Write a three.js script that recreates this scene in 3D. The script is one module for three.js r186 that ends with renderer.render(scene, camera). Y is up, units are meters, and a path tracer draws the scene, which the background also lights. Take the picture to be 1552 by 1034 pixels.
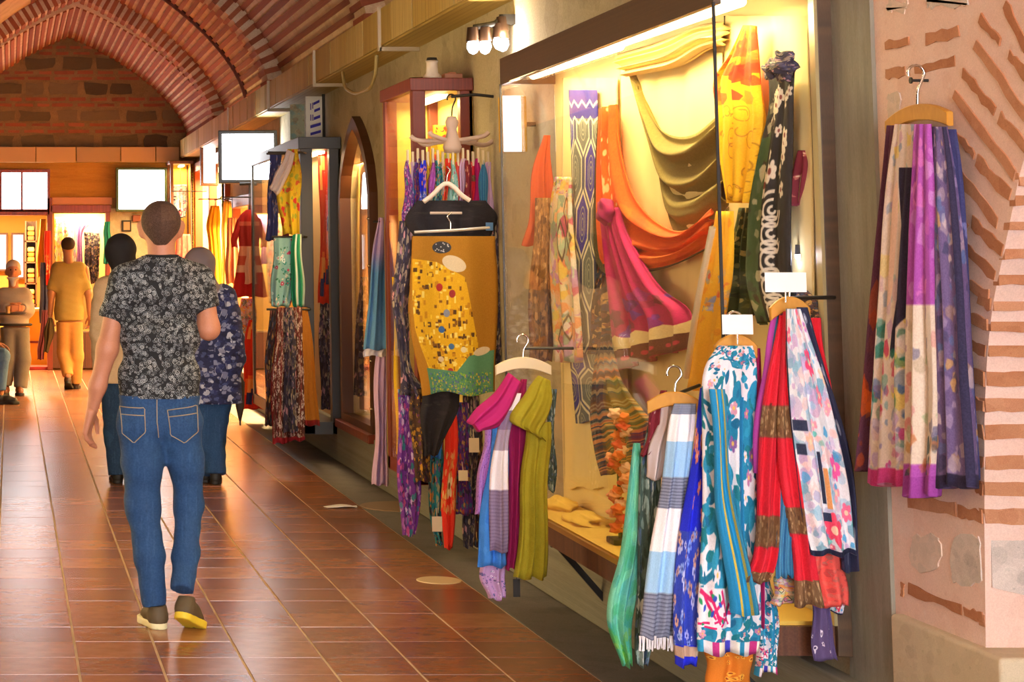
import * as THREE from 'three';
import { RoundedBoxGeometry } from 'three/addons/geometries/RoundedBoxGeometry.js';
import { mergeGeometries } from 'three/addons/utils/BufferGeometryUtils.js';
import { RectAreaLightUniformsLib } from 'three/addons/lights/RectAreaLightUniformsLib.js';
RectAreaLightUniformsLib.init();

// ---------------------------------------------------------------- camera, sky, exposure
const scene = new THREE.Scene();
const F = 3000, U0 = 15, HORIZON = 383, EYE = 1.55, TILT = Math.atan(250 / F), V0 = HORIZON - 250;
const camera = new THREE.PerspectiveCamera(2 * Math.atan(517 / F) * 180 / Math.PI, 1552 / 1034, 0.05, 200);
camera.position.set(0, EYE, 0);
camera.rotation.set(TILT, 0, 0);
camera.setViewOffset(1552, 1034, 776 - U0, 517 - V0, 1552, 1034);
const renderer = new THREE.WebGLRenderer({ antialias: true });
renderer.toneMapping = THREE.LinearToneMapping;
renderer.toneMappingExposure = 1.12;
renderer.shadowMap.enabled = true;
scene.background = new THREE.Color().setRGB(21, 21.2, 22.4);   // bright overcast day outside the open ends of the passage

// ---------------------------------------------------------------- helpers
function rng(seed) { let s = (seed * 2654435761) | 0; return () => { s = (s + 0x6d2b79f5) | 0; let t = Math.imul(s ^ (s >>> 15), 1 | s); t = (t + Math.imul(t ^ (t >>> 7), 61 | t)) ^ t; return ((t ^ (t >>> 14)) >>> 0) / 4294967296; }; }
const V = (x, y, z) => new THREE.Vector3(x, y, z);
const clamp = (x, a, b) => Math.min(b, Math.max(a, x));
const lerp = (a, b, t) => a + (b - a) * t;
const CT = Math.cos(TILT), ST = Math.sin(TILT);
function ray(u, v) { const y = (V0 - v) / F; return V((u - U0) / F, y * CT + ST, y * ST - CT); }
const P = (u, v, d) => { const r = ray(u, v); return r.multiplyScalar(d / -r.z).add(camera.position); };          // on the plane z = -d
const PX = (u, v, X) => { const r = ray(u, v); return r.multiplyScalar(X / r.x).add(camera.position); };          // on the plane x = X
const dOf = (u, X) => -PX(u, HORIZON, X).z;
const used = {};
function numbered(n) { const k = used[n] = (used[n] ?? -1) + 1; return k ? n + '_' + String(k).padStart(3, '0') : n; }
function shade(o) { o.castShadow = true; o.receiveShadow = true; return o; }
function rebase(geo) {   // move the geometry so that its origin is the middle of its base; returns the offset
  geo.computeBoundingBox(); const b = geo.boundingBox, c = V((b.min.x + b.max.x) / 2, b.min.y, (b.min.z + b.max.z) / 2);
  geo.translate(-c.x, -c.y, -c.z); return c;
}
function setData(o, label, category, group) { o.userData.label = label; o.userData.category = category; if (group) o.userData.group = group; return o; }
function one(name, geo, mat, label, category, group) {   // a thing that is one mesh; geometry in world coordinates
  const c = rebase(geo), m = shade(new THREE.Mesh(geo, mat)); m.position.copy(c); m.name = numbered(name); scene.add(m); return setData(m, label, category, group);
}
function thing(name, label, category, pos, group) { const g = new THREE.Group(); g.name = numbered(name); g.position.copy(pos); scene.add(g); return setData(g, label, category, group); }
function part(parent, name, geo, mat, label) {   // geometry in world coordinates, put under parent
  const m = shade(new THREE.Mesh(geo, mat)); m.name = name; let p = V(0, 0, 0), q = parent; while (q && q !== scene) { p.add(q.position); q = q.parent; }
  geo.translate(-p.x, -p.y, -p.z); parent.add(m); if (label) m.userData.label = label; return m;
}
function piece(parent, name, geo, mat, pos, rot) { const m = shade(new THREE.Mesh(geo, mat)); m.name = name; m.position.copy(pos); if (rot) m.rotation.set(...rot); parent.add(m); return m; }   // shared geometry, parent-local position
function struct(name, geo, mat, label) { const m = shade(new THREE.Mesh(geo, mat)); m.name = name; m.userData.kind = 'structure'; if (label) m.userData.label = label; scene.add(m); return m; }
const box = (x0, x1, y0, y1, z0, z1) => new THREE.BoxGeometry(Math.abs(x1 - x0), Math.abs(y1 - y0), Math.abs(z1 - z0)).translate((x0 + x1) / 2, (y0 + y1) / 2, (z0 + z1) / 2);
const rbox = (x0, x1, y0, y1, z0, z1, r = 0.008) => new RoundedBoxGeometry(Math.abs(x1 - x0), Math.abs(y1 - y0), Math.abs(z1 - z0), 2, r).translate((x0 + x1) / 2, (y0 + y1) / 2, (z0 + z1) / 2);
const tube = (pts, r, seg = 24, rad = 8) => new THREE.TubeGeometry(new THREE.CatmullRomCurve3(pts, false, 'catmullrom', 0.3), seg, r, rad, false);
function bar(a, b, w, h) { const d = b.clone().sub(a), g = new THREE.BoxGeometry(w, h, d.length()); const m = new THREE.Matrix4().lookAt(b, a, Math.abs(d.y) > 0.99 * d.length() ? V(1, 0, 0) : V(0, 1, 0)); return g.applyMatrix4(m).translate((a.x + b.x) / 2, (a.y + b.y) / 2, (a.z + b.z) / 2); }
function merge(list) { return mergeGeometries(list.map((g) => { let h = g.index ? g.toNonIndexed() : g; for (const k of Object.keys(h.attributes)) if (!['position', 'normal', 'uv'].includes(k)) h.deleteAttribute(k); return h; })); }
function lathe(profile, seg = 28) { return new THREE.LatheGeometry(profile.map(([r, y]) => new THREE.Vector2(r, y)), seg); }
function blob(c, rx, ry, rz, seed = 1, amp = 0.15) {
  const g = new THREE.SphereGeometry(1, 18, 14), p = g.attributes.position, r = rng(seed), a = [r() * 6, r() * 6, r() * 6];
  for (let i = 0; i < p.count; i++) { const x = p.getX(i), y = p.getY(i), z = p.getZ(i), k = 1 + amp * (Math.sin(4 * x + a[0]) * Math.cos(5 * y + a[1]) + 0.6 * Math.sin(7 * z + 6 * y + a[2])); p.setXYZ(i, x * rx * k, y * ry * k, z * rz * k); }
  g.computeVertexNormals(); return g.translate(c.x, c.y, c.z);
}
// textures -------------------------------------------------------
function tex(w, h, seed, draw, grain = 10, repeat) {
  const c = document.createElement('canvas'); c.width = w; c.height = h; const g = c.getContext('2d'), r = rng(seed);
  draw(g, w, h, r);
  if (grain) { const im = g.getImageData(0, 0, w, h), d = im.data; for (let i = 0; i < d.length; i += 4) { const k = (r() - 0.5) * grain * 2; d[i] += k; d[i + 1] += k; d[i + 2] += k; } g.putImageData(im, 0, 0); }
  const t = new THREE.CanvasTexture(c); t.colorSpace = THREE.SRGBColorSpace; t.magFilter = THREE.LinearFilter; t.wrapS = t.wrapT = THREE.RepeatWrapping; if (repeat) t.repeat.set(...repeat); return t;
}
function blotch(g, w, h, r, cols, n, s0, s1, alpha = 0.5) { for (let i = 0; i < n; i++) { g.globalAlpha = alpha * (0.4 + 0.6 * r()); g.fillStyle = cols[(r() * cols.length) | 0]; const x = r() * w, y = r() * h, s = lerp(s0, s1, r()); g.beginPath(); for (let k = 0; k < 9; k++) { const a = k / 9 * 6.283, q = s * (0.6 + 0.6 * r()); g[k ? 'lineTo' : 'moveTo'](x + Math.cos(a) * q, y + Math.sin(a) * q * 0.8); } g.fill(); } g.globalAlpha = 1; }
function std(color, o = {}) { return new THREE.MeshStandardMaterial({ color, roughness: 0.8, ...o }); }
function mapped(t, o = {}) { return new THREE.MeshStandardMaterial({ map: t, roughness: 0.85, ...o }); }
function plasterTex(seed, base, cols, grain = 12, n = 260) { return tex(512, 512, seed, (g, w, h, r) => { g.fillStyle = base; g.fillRect(0, 0, w, h); blotch(g, w, h, r, cols, n, 4, 46, 0.22); blotch(g, w, h, r, cols, n, 1, 6, 0.4); }, grain); }
function worldUV(g, ax, ay, s = 1) {   // uv in metres from the face's own plane
  const p = g.attributes.position, n = g.attributes.normal, uv = g.attributes.uv;
  for (let i = 0; i < p.count; i++) { const a = [Math.abs(n.getX(i)), Math.abs(n.getY(i)), Math.abs(n.getZ(i))], k = a.indexOf(Math.max(...a)), [q, w] = k === 0 ? [2, 1] : k === 1 ? [0, 2] : [0, 1]; uv.setXY(i, p.getComponent(i, q) * s, p.getComponent(i, w) * s); }
  return g;
}
// cloth: a closed, pleated bundle lofted through rows of left and right edge points -----------------------------------
function loft(rows, n, o = {}) {
  const { thick = 0.02, folds = 3, depth = 0.012, seed = 1, M = 26, N = 44, hem = 0.006, pinch = 0.25, edge = 0.006 } = o, r = rng(seed + 17);
  const ph = r() * 6.28, ph2 = r() * 6.28, wob = (r() - 0.5) * 2, wob2 = (r() - 0.5) * 3;
  const cl = new THREE.CatmullRomCurve3(rows.map((q) => q[0]), false, 'centripetal'), cr = new THREE.CatmullRomCurve3(rows.map((q) => q[1]), false, 'centripetal');
  const pos = [], uv = [], idx = [], k = rows.length - 1;
  for (let i = 0; i <= M; i++) {
    const t = i / M, L = cl.getPoint(t), R = cr.getPoint(t), A = depth * lerp(pinch, 1, Math.min(1, t * 1.4)), T = thick * lerp(0.55, 1, Math.min(1, t * 3)), dir = R.clone().sub(L), up = t > 0.9 ? hem * (t - 0.9) * 10 : 0;
    L.addScaledVector(dir.clone().normalize(), edge * Math.sin(9 * t + ph)); R.addScaledVector(dir.clone().normalize(), edge * Math.sin(8 * t + ph2));
    for (let j = 0; j < N; j++) {
      const a = j / N * 2, front = a <= 1, w = front ? a : 2 - a, hw = Math.pow(Math.max(0, 1 - (2 * w - 1) ** 2), 0.42);
      const fold = A * (Math.sin(6.283 * folds * w + ph + wob * t) + 0.55 * Math.sin(6.283 * folds * 1.73 * w + ph2 + wob2 * t) + 0.25 * Math.sin(5 * t + 9 * w + ph));
      const q = L.clone().lerp(R, w).addScaledVector(n, (front ? 1 : -1) * hw * T + fold * Math.min(1, hw * 1.4));
      q.y += up * Math.sin(6.283 * folds * w * 0.7 + ph2);
      pos.push(q.x, q.y, q.z); uv.push(0.01 + 0.98 * w, 1 - t);
    }
  }
  for (let i = 0; i < M; i++) for (let j = 0; j < N; j++) { const a = i * N + j, b = i * N + (j + 1) % N, c = a + N, d = b + N; idx.push(a, b, c, b, d, c); }
  for (let j = 1; j < N / 2; j++) for (const [base, flip] of [[0, 0], [M * N, 1]]) { const a = base + j, b = base + j + 1, c = base + (N - j) % N, d = base + (N - j - 1 + N) % N; if (c === a) continue; if (flip) idx.push(a, b, c, b, d, c); else idx.push(a, c, b, b, c, d); }
  const g = new THREE.BufferGeometry(); g.setAttribute('position', new THREE.Float32BufferAttribute(pos, 3)); g.setAttribute('uv', new THREE.Float32BufferAttribute(uv, 2)); g.setIndex(idx); g.computeVertexNormals(); return g;
}
const NZ = V(0, 0, 1), NX = V(-1, 0, 0);
// rows: [v, uL, uR] or [uL, vL, uR, vR]; where: {d} frontal at depth d, or {X} along the wall at x = X; a row may end with its own depth shift
function rowsAt(rows, where) {
  return rows.map((q) => { const [a, b, c, e] = q.length >= 4 ? q : [q[1], q[0], q[2], q[0]]; const f = where.X ? (u, v) => PX(u, v, where.X) : (u, v) => P(u, v, where.d); return [f(a, b), f(c, e)]; });
}
function clothGeo(rows, where, o) { return loft(rowsAt(rows, where), where.X ? NX : NZ, o); }
let clothSeed = 0;
function scarf(name, label, rows, where, mat, group, o = {}) {
  clothSeed += 7; const geo = clothGeo(rows, where, { seed: clothSeed, ...o });
  const m = one(name, geo, mat, label, o.cat ?? 'scarf', group);
  if (o.hang) { const [a, b] = rowsAt(rows, where)[0], p = a.clone().lerp(b, 0.5), q = V(p.x, where.X ? PX((rows[0][1] + rows[0][2]) / 2, o.hang, where.X).y : P(0, o.hang, where.d).y, p.z); part(m, 'hook', tube([V(p.x, p.y - 0.02, p.z), V(p.x + 0.004, (p.y + q.y) / 2, p.z), q], 0.004, 8, 6), mMetal, 'wire hook'); }
  return m;
}
// ---------------------------------------------------------------- lights that belong to fittings
function areaLight(parent, w, h, pos, target, color, intensity) { const l = new THREE.RectAreaLight(color, intensity, w, h); l.position.copy(pos); scene.add(l); l.lookAt(target); l.name = numbered('area_light'); l.castShadow = true; if (parent !== scene) parent.attach(l); return l; }
function pointLight(parent, pos, color, intensity, radius = 1) { const l = new THREE.PointLight(color, intensity, 0, 2); l.position.copy(pos); l.castShadow = true; l.shadow.radius = radius; l.name = numbered('point_light'); scene.add(l); if (parent !== scene) parent.attach(l); return l; }
const WARM = new THREE.Color().setRGB(1, 0.7, 0.3), AMBER = new THREE.Color().setRGB(1, 0.69, 0.3), COOL = new THREE.Color().setRGB(0.95, 0.97, 1), WHITE = new THREE.Color(1, 1, 1);
const glow = (c, k) => new THREE.MeshStandardMaterial({ color: 0x888888, emissive: c, emissiveIntensity: k, roughness: 0.6 });
const glassMat = new THREE.MeshPhysicalMaterial({ color: 0xffffff, roughness: 0.02, transmission: 1, thickness: 0, ior: 1.22 });

// ---------------------------------------------------------------- materials of the shell
const mMortar = mapped(plasterTex(3, '#ccb092', ['#b09478', '#dcc2a6', '#9c8064'], 12), { roughness: 0.95 });
const mMortarDark = mapped(plasterTex(2, '#846844', ['#705638', '#967a52', '#5e482e'], 12), { roughness: 0.95 });
const mPink = mapped(plasterTex(4, '#e6c8b8', ['#dcb8a6', '#eed8cc', '#d8b09e', '#e4d0c6'], 8), { roughness: 0.92 });
const mGrey = mapped(plasterTex(5, '#8b887a', ['#7a786c', '#98958a', '#6c6a60', '#a09c90'], 9), { roughness: 0.92 });
const mCream = mapped(plasterTex(6, '#b5aa8c', ['#a59878', '#c2b89c', '#8a8066', '#7c7058', '#9b917a'], 9), { roughness: 0.92 });
const mOchre = mapped(plasterTex(7, '#a3742f', ['#8c6026', '#b38640', '#7c5422'], 10), { roughness: 0.9 });
const neutral = plasterTex(20, '#e2dedb', ['#b4aca6', '#ffffff', '#c8bfb8', '#f2ece6', '#988e88'], 16, 120);
const tints = (list, rough = 0.95) => list.map((c) => mapped(neutral, { color: c, roughness: rough }));
const brickMats = tints(['#a65c40', '#9e563c', '#945038', '#b06648']);
const limed = plasterTex(24, '#e0cfc4', ['#c9a892', '#f4e6dc', '#d8b8a4', '#f8efe8', '#b8917a'], 16, 240);   // lime smeared over the pier's bricks
const pierBricks = ['#d4a480', '#cc9a74', '#c6926c', '#daac8a'].map((c) => mapped(limed, { color: c, roughness: 0.95 }));
const stoneMats = tints(['#67553c', '#756244', '#584834', '#806b4e']);
const mWood = mapped(tex(256, 256, 50, (g, w, h, r) => { g.fillStyle = '#5b331d'; g.fillRect(0, 0, w, h); for (let i = 0; i < 160; i++) { g.globalAlpha = 0.3; g.fillStyle = ['#3f2112', '#754628', '#683c22'][i % 3]; g.fillRect(r() * w, 0, 1 + r() * 3, h); } g.globalAlpha = 1; }, 8), { roughness: 0.5 });
const mRedWood = mapped(tex(256, 256, 51, (g, w, h, r) => { g.fillStyle = '#7a2f1a'; g.fillRect(0, 0, w, h); for (let i = 0; i < 160; i++) { g.globalAlpha = 0.3; g.fillStyle = ['#5c200f', '#8f3d22', '#823620'][i % 3]; g.fillRect(r() * w, 0, 1 + r() * 3, h); } g.globalAlpha = 1; }, 8), { roughness: 0.45 });
const woodGrain = tex(128, 128, 60, (g, w, h, r) => { g.fillStyle = '#e6e2da'; g.fillRect(0, 0, w, h); for (let k = 0; k < 60; k++) { g.globalAlpha = 0.3; g.fillStyle = ['#a89c88', '#ffffff'][k % 2]; g.fillRect(r() * w, 0, 1 + r() * 2, h); } g.globalAlpha = 1; }, 8);
const mPanelWood = ['#c4ac5c', '#ccb66c', '#b8a052', '#d2be7a'].map((c) => mapped(woodGrain, { color: c, roughness: 0.6 }));
const mMetal = std(0x4a4540, { roughness: 0.4, metalness: 0.7 }), mDark = std(0x1c1815, { roughness: 0.6 }), mChrome = std(0xcfcfcf, { roughness: 0.15, metalness: 1 }), mFrameGrey = std(0x4b4a48, { roughness: 0.45, metalness: 0.4 });
const mPaper = std(0xf7f7f5, { roughness: 0.7 }), mPale = std(0xd8c8a4, { roughness: 0.55 });

// ---------------------------------------------------------------- floor of terracotta tiles
{
  const slab = box(-1.35, 2.5, -0.2, -0.0035, -29.9, 7); const slab2 = box(2.5, 6.5, -0.2, -0.0035, -5.6, -1.8);
  const mGrout = mapped(plasterTex(9, '#c4aa8c', ['#b0967a', '#d4bca0'], 12, 80), { roughness: 0.85 });
  const floor = struct('floor', merge([slab, slab2]), mGrout);
  const tileTex = tex(256, 256, 80, (g, w, h, r) => { g.fillStyle = '#e4dad2'; g.fillRect(0, 0, w, h); blotch(g, w, h, r, ['#ccb8aa', '#f6ece4', '#f4e2d4', '#d6c2b8'], 150, 4, 40, 0.25); blotch(g, w, h, r, ['#b8a498', '#f8f0ea'], 70, 0.6, 2.5, 0.3); }, 8);
  const tileMats = ['#a06c4c', '#a67250', '#98664a', '#ac7a56', '#946448'].map((c) => mapped(tileTex, { color: c, roughness: 0.27 }));
  const tw = 0.315, td = 0.31, gap = 0.007, th = 0.014;
  const tileGeo = (() => { const g = new THREE.BoxGeometry(tw - gap, th, td - 0.003), p = g.attributes.position; for (let i = 0; i < p.count; i++) if (p.getY(i) > 0) { p.setX(i, p.getX(i) * 0.985); p.setZ(i, p.getZ(i) * 0.985); } g.computeVertexNormals(); return g; })();
  const r = rng(5), rest = [[], [], [], [], []];
  for (let j = -36; j < 68; j++) for (let i = -5; i < (j < -10 ? 8 : 6); i++) {
    const x = 0.257 + (i + 0.5) * tw, d = 8.378 + (j + 0.5) * td, q = (r() * 5) | 0, dy = (r() - 0.5) * 0.0016, rx = (r() - 0.5) * 0.006, rz = (r() - 0.5) * 0.006;
    if (d > 6.9 && d < 13.2) { const m = piece(floor, 'tile', tileGeo, tileMats[q], V(x, -th / 2 + dy, -d), [rx, 0, rz]); void m; }
    else rest[q].push(tileGeo.clone().rotateX(rx).rotateZ(rz).translate(x, -th / 2 + dy, -d));
  }
  for (let i = 8; i < 19; i++) for (let j = -21; j < -10; j++) rest[2].push(tileGeo.clone().translate(0.257 + (i + 0.5) * tw, -th / 2, -(8.378 + (j + 0.5) * td)));
  rest.forEach((l, q) => { const m = part(floor, 'tiles', merge(l), tileMats[q]); m.userData.kind = 'stuff'; });
  part(floor, 'concrete_strip', worldUV(box(2.15, 2.5, -0.1, -0.001, -26.5, -5.3), 0, 2, 0.7), mapped(plasterTex(8, '#6f6b66', ['#5e5a56', '#807c76', '#4f4c48'], 10, 160), { roughness: 0.6 }), 'grey concrete strip along the wall');
}

// ---------------------------------------------------------------- right wall, pier with the side arch
const rotWall = (g, x) => g.rotateY(Math.PI / 2).translate(x, 0, 0);      // shape (d, y) extruded along +x from x
function roughPoly(pts, depth, r, j) { const s = new THREE.Shape(); pts.forEach(([a, b], i) => { const x = a + (r() - 0.5) * j, y = b + (r() - 0.5) * j; i ? s.lineTo(x, y) : s.moveTo(x, y); }); return new THREE.ExtrudeGeometry(s, { depth, bevelEnabled: false }); }
const dy = (u, v, X = 2.5) => { const p = PX(u, v, X); return [-p.z, p.y]; };
{
  const s = new THREE.Shape(), far = 5.69, corner = [[1493, 1180], [1492, 800], [1492, 640], [1495, 560], [1499, 510], [1505, 460], [1513, 420], [1522, 380], [1534, 320], [1546, 262], [1562, 205]].map(([u, v]) => dy(u, v));
  s.moveTo(far, 0); s.lineTo(corner[0][0], 0); for (const c of corner.slice(1)) s.lineTo(...c); s.lineTo(4.45, 2.3); s.lineTo(4.05, 2.62); s.lineTo(3.5, 2.85); s.lineTo(2.95, 2.62); s.lineTo(2.5, 2.25); s.lineTo(2.05, 1.5); s.lineTo(2.0, 0); s.lineTo(1.4, 0); s.lineTo(1.4, 3.05); s.lineTo(far, 3.05);
  const pier = struct('wall_right', rotWall(worldUV(new THREE.ExtrudeGeometry(s, { depth: 0.8, bevelEnabled: false }), 0, 1, 0.9), 2.5), mPink, 'pink plastered brick pier with exposed brick courses');
  const r = rng(11);
  const wallBrick = (u1, v1, u2, v2, th) => {
    const a = dy(u1, v1), b = dy(u2, v2), L = Math.hypot(b[0] - a[0], b[1] - a[1]), ex = [(b[0] - a[0]) / L, (b[1] - a[1]) / L], ey = [-ex[1], ex[0]], h = th / 540 / 2, pts = [], n = 6;
    for (let i = 0; i <= n; i++) pts.push([i / n * L, -h]); for (let i = n; i >= 0; i--) pts.push([i / n * L, h]);
    const q = pts.map(([x, y]) => [a[0] + ex[0] * x + ey[0] * y, a[1] + ex[1] * x + ey[1] * y]);
    const g = rotWall(worldUV(roughPoly(q, 0.03, r, 0.010), 0, 1, 2.2), 2.5 - 0.002 - 0.003 * r()); part(pier, 'brick', g, pierBricks[(r() * 4) | 0]);
  };
  for (const b of [[1344, 70, 1379, 62, 15], [1404, 60, 1454, 48, 16], [1342, 112, 1373, 108, 16], [1387, 106, 1447, 93, 14], [1524, 4, 1556, 74, 15], [1487, 27, 1518, 64, 13], [1480, 66, 1556, 176, 16], [1530, 83, 1560, 120, 15], [1460, 110, 1509, 170, 14], [1516, 178, 1556, 224, 17], [1447, 143, 1540, 265, 16], [1447, 201, 1478, 236, 12], [1482, 244, 1532, 298, 18], [1455, 267, 1512, 338, 18], [1474, 337, 1519, 379, 18], [1462, 375, 1508, 418, 18], [1452, 328, 1466, 345, 14], [1462, 428, 1500, 448, 15], [1484, 452, 1502, 463, 17], [1466, 479, 1498, 494, 17], [1464, 522, 1494, 532, 17], [1462, 566, 1493, 574, 18], [1462, 608, 1492, 614, 15], [1466, 651, 1491, 655, 17], [1470, 697, 1491, 702, 17], [1478, 738, 1491, 742, 16],
    [1376, 758, 1450, 773, 17], [1453, 774, 1491, 785, 17], [1378, 893, 1459, 925, 14], [1462, 927, 1491, 938, 14]]) wallBrick(...b);
  wallBrick(1369, 886, 1369, 907, 9);
  const cornerU = [[1493, 1180], [1492, 800], [1492, 640], [1495, 560], [1499, 510], [1505, 460], [1513, 420], [1522, 380], [1534, 320], [1546, 262], [1562, 205]];
  const frontBrick = (v, d0, th, x0 = 2.5, x1 = 2.62 + 0.02 * Math.sin(v)) => { let k = cornerU.findIndex((c) => c[1] <= v); k = Math.max(1, k); const [ua, va] = cornerU[k - 1], [ub, vb] = cornerU[k], d = -PX(lerp(ua, ub, (v - va) / (vb - va)), v, 2.5).z, y = P(1520, v, d).y, h = (th + 4) / 590 / 2; part(pier, 'brick', worldUV(roughPoly([[x0, y - h], [lerp(x0, x1, 0.33), y - h], [lerp(x0, x1, 0.66), y - h], [x1, y - h], [x1, y + h], [lerp(x0, x1, 0.66), y + h], [lerp(x0, x1, 0.33), y + h], [x0, y + h]], 0.03, r, 0.006), 0, 1, 2.2).translate(0, 0, -d - 0.027), pierBricks[(r() * 4) | 0]); };
  for (const [v, d, t] of [[272, 4.9, 15], [300, 4.93, 17], [340, 4.955, 16], [381, 4.985, 18], [420, 5.02, 18], [461, 5.045, 17], [493, 5.062, 17], [531, 5.073, 17], [574, 5.085, 18], [614, 5.085, 15], [654, 5.085, 17], [702, 5.085, 17], [742, 5.085, 16], [783, 5.085, 19], [942, 5.085, 15]]) { frontBrick(v, d, t); frontBrick(v, d, t, 2.635 + 0.02 * Math.sin(v), 2.86); }
  const stoneLight = mapped(plasterTex(47, '#cfc4ba', ['#a8a49c', '#e4dcd2', '#b8b0a6', '#e0d0c4', '#8e8a82'], 18, 260), { roughness: 0.95 }), stonePale = mapped(plasterTex(48, '#d9c6b6', ['#b8b2a8', '#e6dbd0', '#c4b3a2', '#a7a39b'], 14, 160), { roughness: 0.95 });
  const wallStone = (u0, v0, u1, v1, m) => { const a = Array.from({ length: 22 }, (_, i) => { const t = i / 22 * 6.2832, c = Math.cos(t), q = Math.sin(t); return dy((u0 + u1) / 2 + (u1 - u0) / 2 * Math.sign(c) * Math.abs(c) ** 0.5, (v0 + v1) / 2 + (v1 - v0) / 2 * Math.sign(q) * Math.abs(q) ** 0.5); }); part(pier, 'stone', rotWall(worldUV(roughPoly(a, 0.03, r, 0.018), 0, 1, 2.4), 2.4965), m); };
  wallStone(1381, 812, 1427, 866, stonePale); wallStone(1443, 812, 1489, 886, stoneLight); wallStone(1345, 2, 1376, 18, stonePale); wallStone(1405, -6, 1470, 12, stoneLight); wallStone(1346, 140, 1366, 186, stonePale);
  part(pier, 'stone', worldUV(roughPoly([[2.51, 0.69], [2.6, 0.665], [2.68, 0.68], [2.7, 0.75], [2.66, 0.83], [2.58, 0.815], [2.515, 0.82]], 0.03, r, 0.02), 0, 1, 2.4).translate(0, 0, -5.16 - 0.026), stoneLight);
  const plinth = rbox(2.47, 3.34, 0, PX(1345, 928, 2.47).y, -5.66, -5.04, 0.012); part(pier, 'plinth', plinth, mapped(plasterTex(49, '#cdbfa0', ['#bfb08f', '#dacdb0', '#a89a7c'], 8), { roughness: 0.7 }), 'pale stone base slab of the pier');
}
const SP = 3.05;   // springing height of the vault
{
  const s = new THREE.Shape(); s.moveTo(5.69, 0); s.lineTo(26.9, 0); s.lineTo(26.9, 3.05); s.lineTo(5.69, 3.05); s.lineTo(5.69, 0);
  const hole = (pts) => { const h = new THREE.Path(); pts.forEach(([a, b], i) => i ? h.lineTo(a, b) : h.moveTo(a, b)); h.closePath(); s.holes.push(h); };
  const arch = [[13.52, 0.36], [14.68, 0.36], [14.68, 1.95]]; for (let i = 1; i < 12; i++) { const t = i / 12, x = 2 * t - 1; arch.push([14.1 - x * 0.58, 1.95 + 0.5 * (0.6 * Math.sqrt(1 - x * x) + 0.4 * (1 - Math.abs(x)))]); } arch.push([13.52, 1.95]); hole(arch);
  hole([[18.7, 0.1], [21.9, 0.1], [21.9, 2.05], [18.7, 2.05]]); hole([[22.5, 0.1], [26.2, 0.1], [26.2, 2.62], [22.5, 2.62]]);
  struct('wall_right_far', rotWall(worldUV(new THREE.ExtrudeGeometry(s, { depth: 0.35, bevelEnabled: false }), 0, 1, 0.45), 2.5), mCream, 'stained cream plaster wall of the bazaar passage');
  struct('trim_1', rbox(2.44, 2.5, 0, 0.3, -26.5, -5.75, 0.01), mGrey, 'low grey kerb along the wall');
  struct('trim_2', box(2.488, 2.5, 0, 3.0, -5.985, -5.69), mGrey, 'strip of grey-green plaster beside the pier');
}
// left wall with lit shop windows, out of view, darkened to dim its reflection
{
  const s = new THREE.Shape(); s.moveTo(-7, 0); s.lineTo(26.9, 0); s.lineTo(26.9, 3.05); s.lineTo(-7, 3.05); s.lineTo(-7, 0);
  for (const [a, b] of [[4.5, 7.5], [8.5, 12]]) { const h = new THREE.Path(); h.moveTo(a, 0.4); h.lineTo(b, 0.4); h.lineTo(b, 2.3); h.lineTo(a, 2.3); h.closePath(); s.holes.push(h); }
  struct('wall_left', rotWall(new THREE.ExtrudeGeometry(s, { depth: 0.35, bevelEnabled: false }), -1.3), std(0x46372a, { roughness: 0.8 }), 'unseen wall across the passage, darkened to weaken its reflection in the case glass');
  for (const [a, b, k] of [[4.5, 7.5, 0.5], [8.5, 12, 3]]) {
    struct('window_' + (a < 8 ? 4 : 5), box(-1.34, -1.28, 0.4, 2.3, -b, -a), glow(WARM, k * 0.5), 'lit shop window across the passage');
    areaLight(scene, b - a, 1.9, V(-1.27, 1.35, -(a + b) / 2), V(2, 1.35, -(a + b) / 2), WARM, k);
  }
}
// walls of the side passage; the unseen outer one is added to block daylight
struct('wall_passage', merge([box(2.95, 6.5, 0, 3.4, -5.9, -5.6), box(3.3, 6.5, 0, 3.4, -1.9, -1.6), box(2.9, 6.5, 3.05, 3.4, -6, -1.5), box(6.4, 6.7, 0, 3.4, -6, -1.5)]), mPink);

// ---------------------------------------------------------------- vault
const CXV = 0.78;
function profile(hw, rise, n) { const o = []; for (let i = 0; i <= n; i++) { const a = Math.PI * i / n, x = -Math.cos(a), y = 0.55 * Math.sqrt(Math.max(0, 1 - x * x)) + 0.45 * (1 - Math.abs(x)); o.push([CXV - x * -1 * hw, SP + rise * y]); } return o; }   // left to right
function ringGeo(inner, outer, d0, d1) { const s = new THREE.Shape(); inner.forEach(([x, y], i) => i ? s.lineTo(x, y) : s.moveTo(x, y)); [...outer].reverse().forEach(([x, y]) => s.lineTo(x, y)); s.closePath(); return new THREE.ExtrudeGeometry(s, { depth: d1 - d0, bevelEnabled: false }).translate(0, 0, -d1); }
function along(prof, pitch, from = 0) { const o = []; let acc = 0, next = from; for (let i = 1; i < prof.length; i++) { const [x0, y0] = prof[i - 1], [x1, y1] = prof[i], L = Math.hypot(x1 - x0, y1 - y0); while (next <= acc + L) { const t = (next - acc) / L; o.push([lerp(x0, x1, t), lerp(y0, y1, t), Math.atan2(y1 - y0, x1 - x0)]); next += pitch; } acc += L; } return o; }
const bayIn = profile(1.72, 1.66, 48), bayOut = profile(2.2, 2.3, 48), ribIn = profile(1.58, 1.47, 48), endIn = profile(1.6, 1.4, 48);
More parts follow.
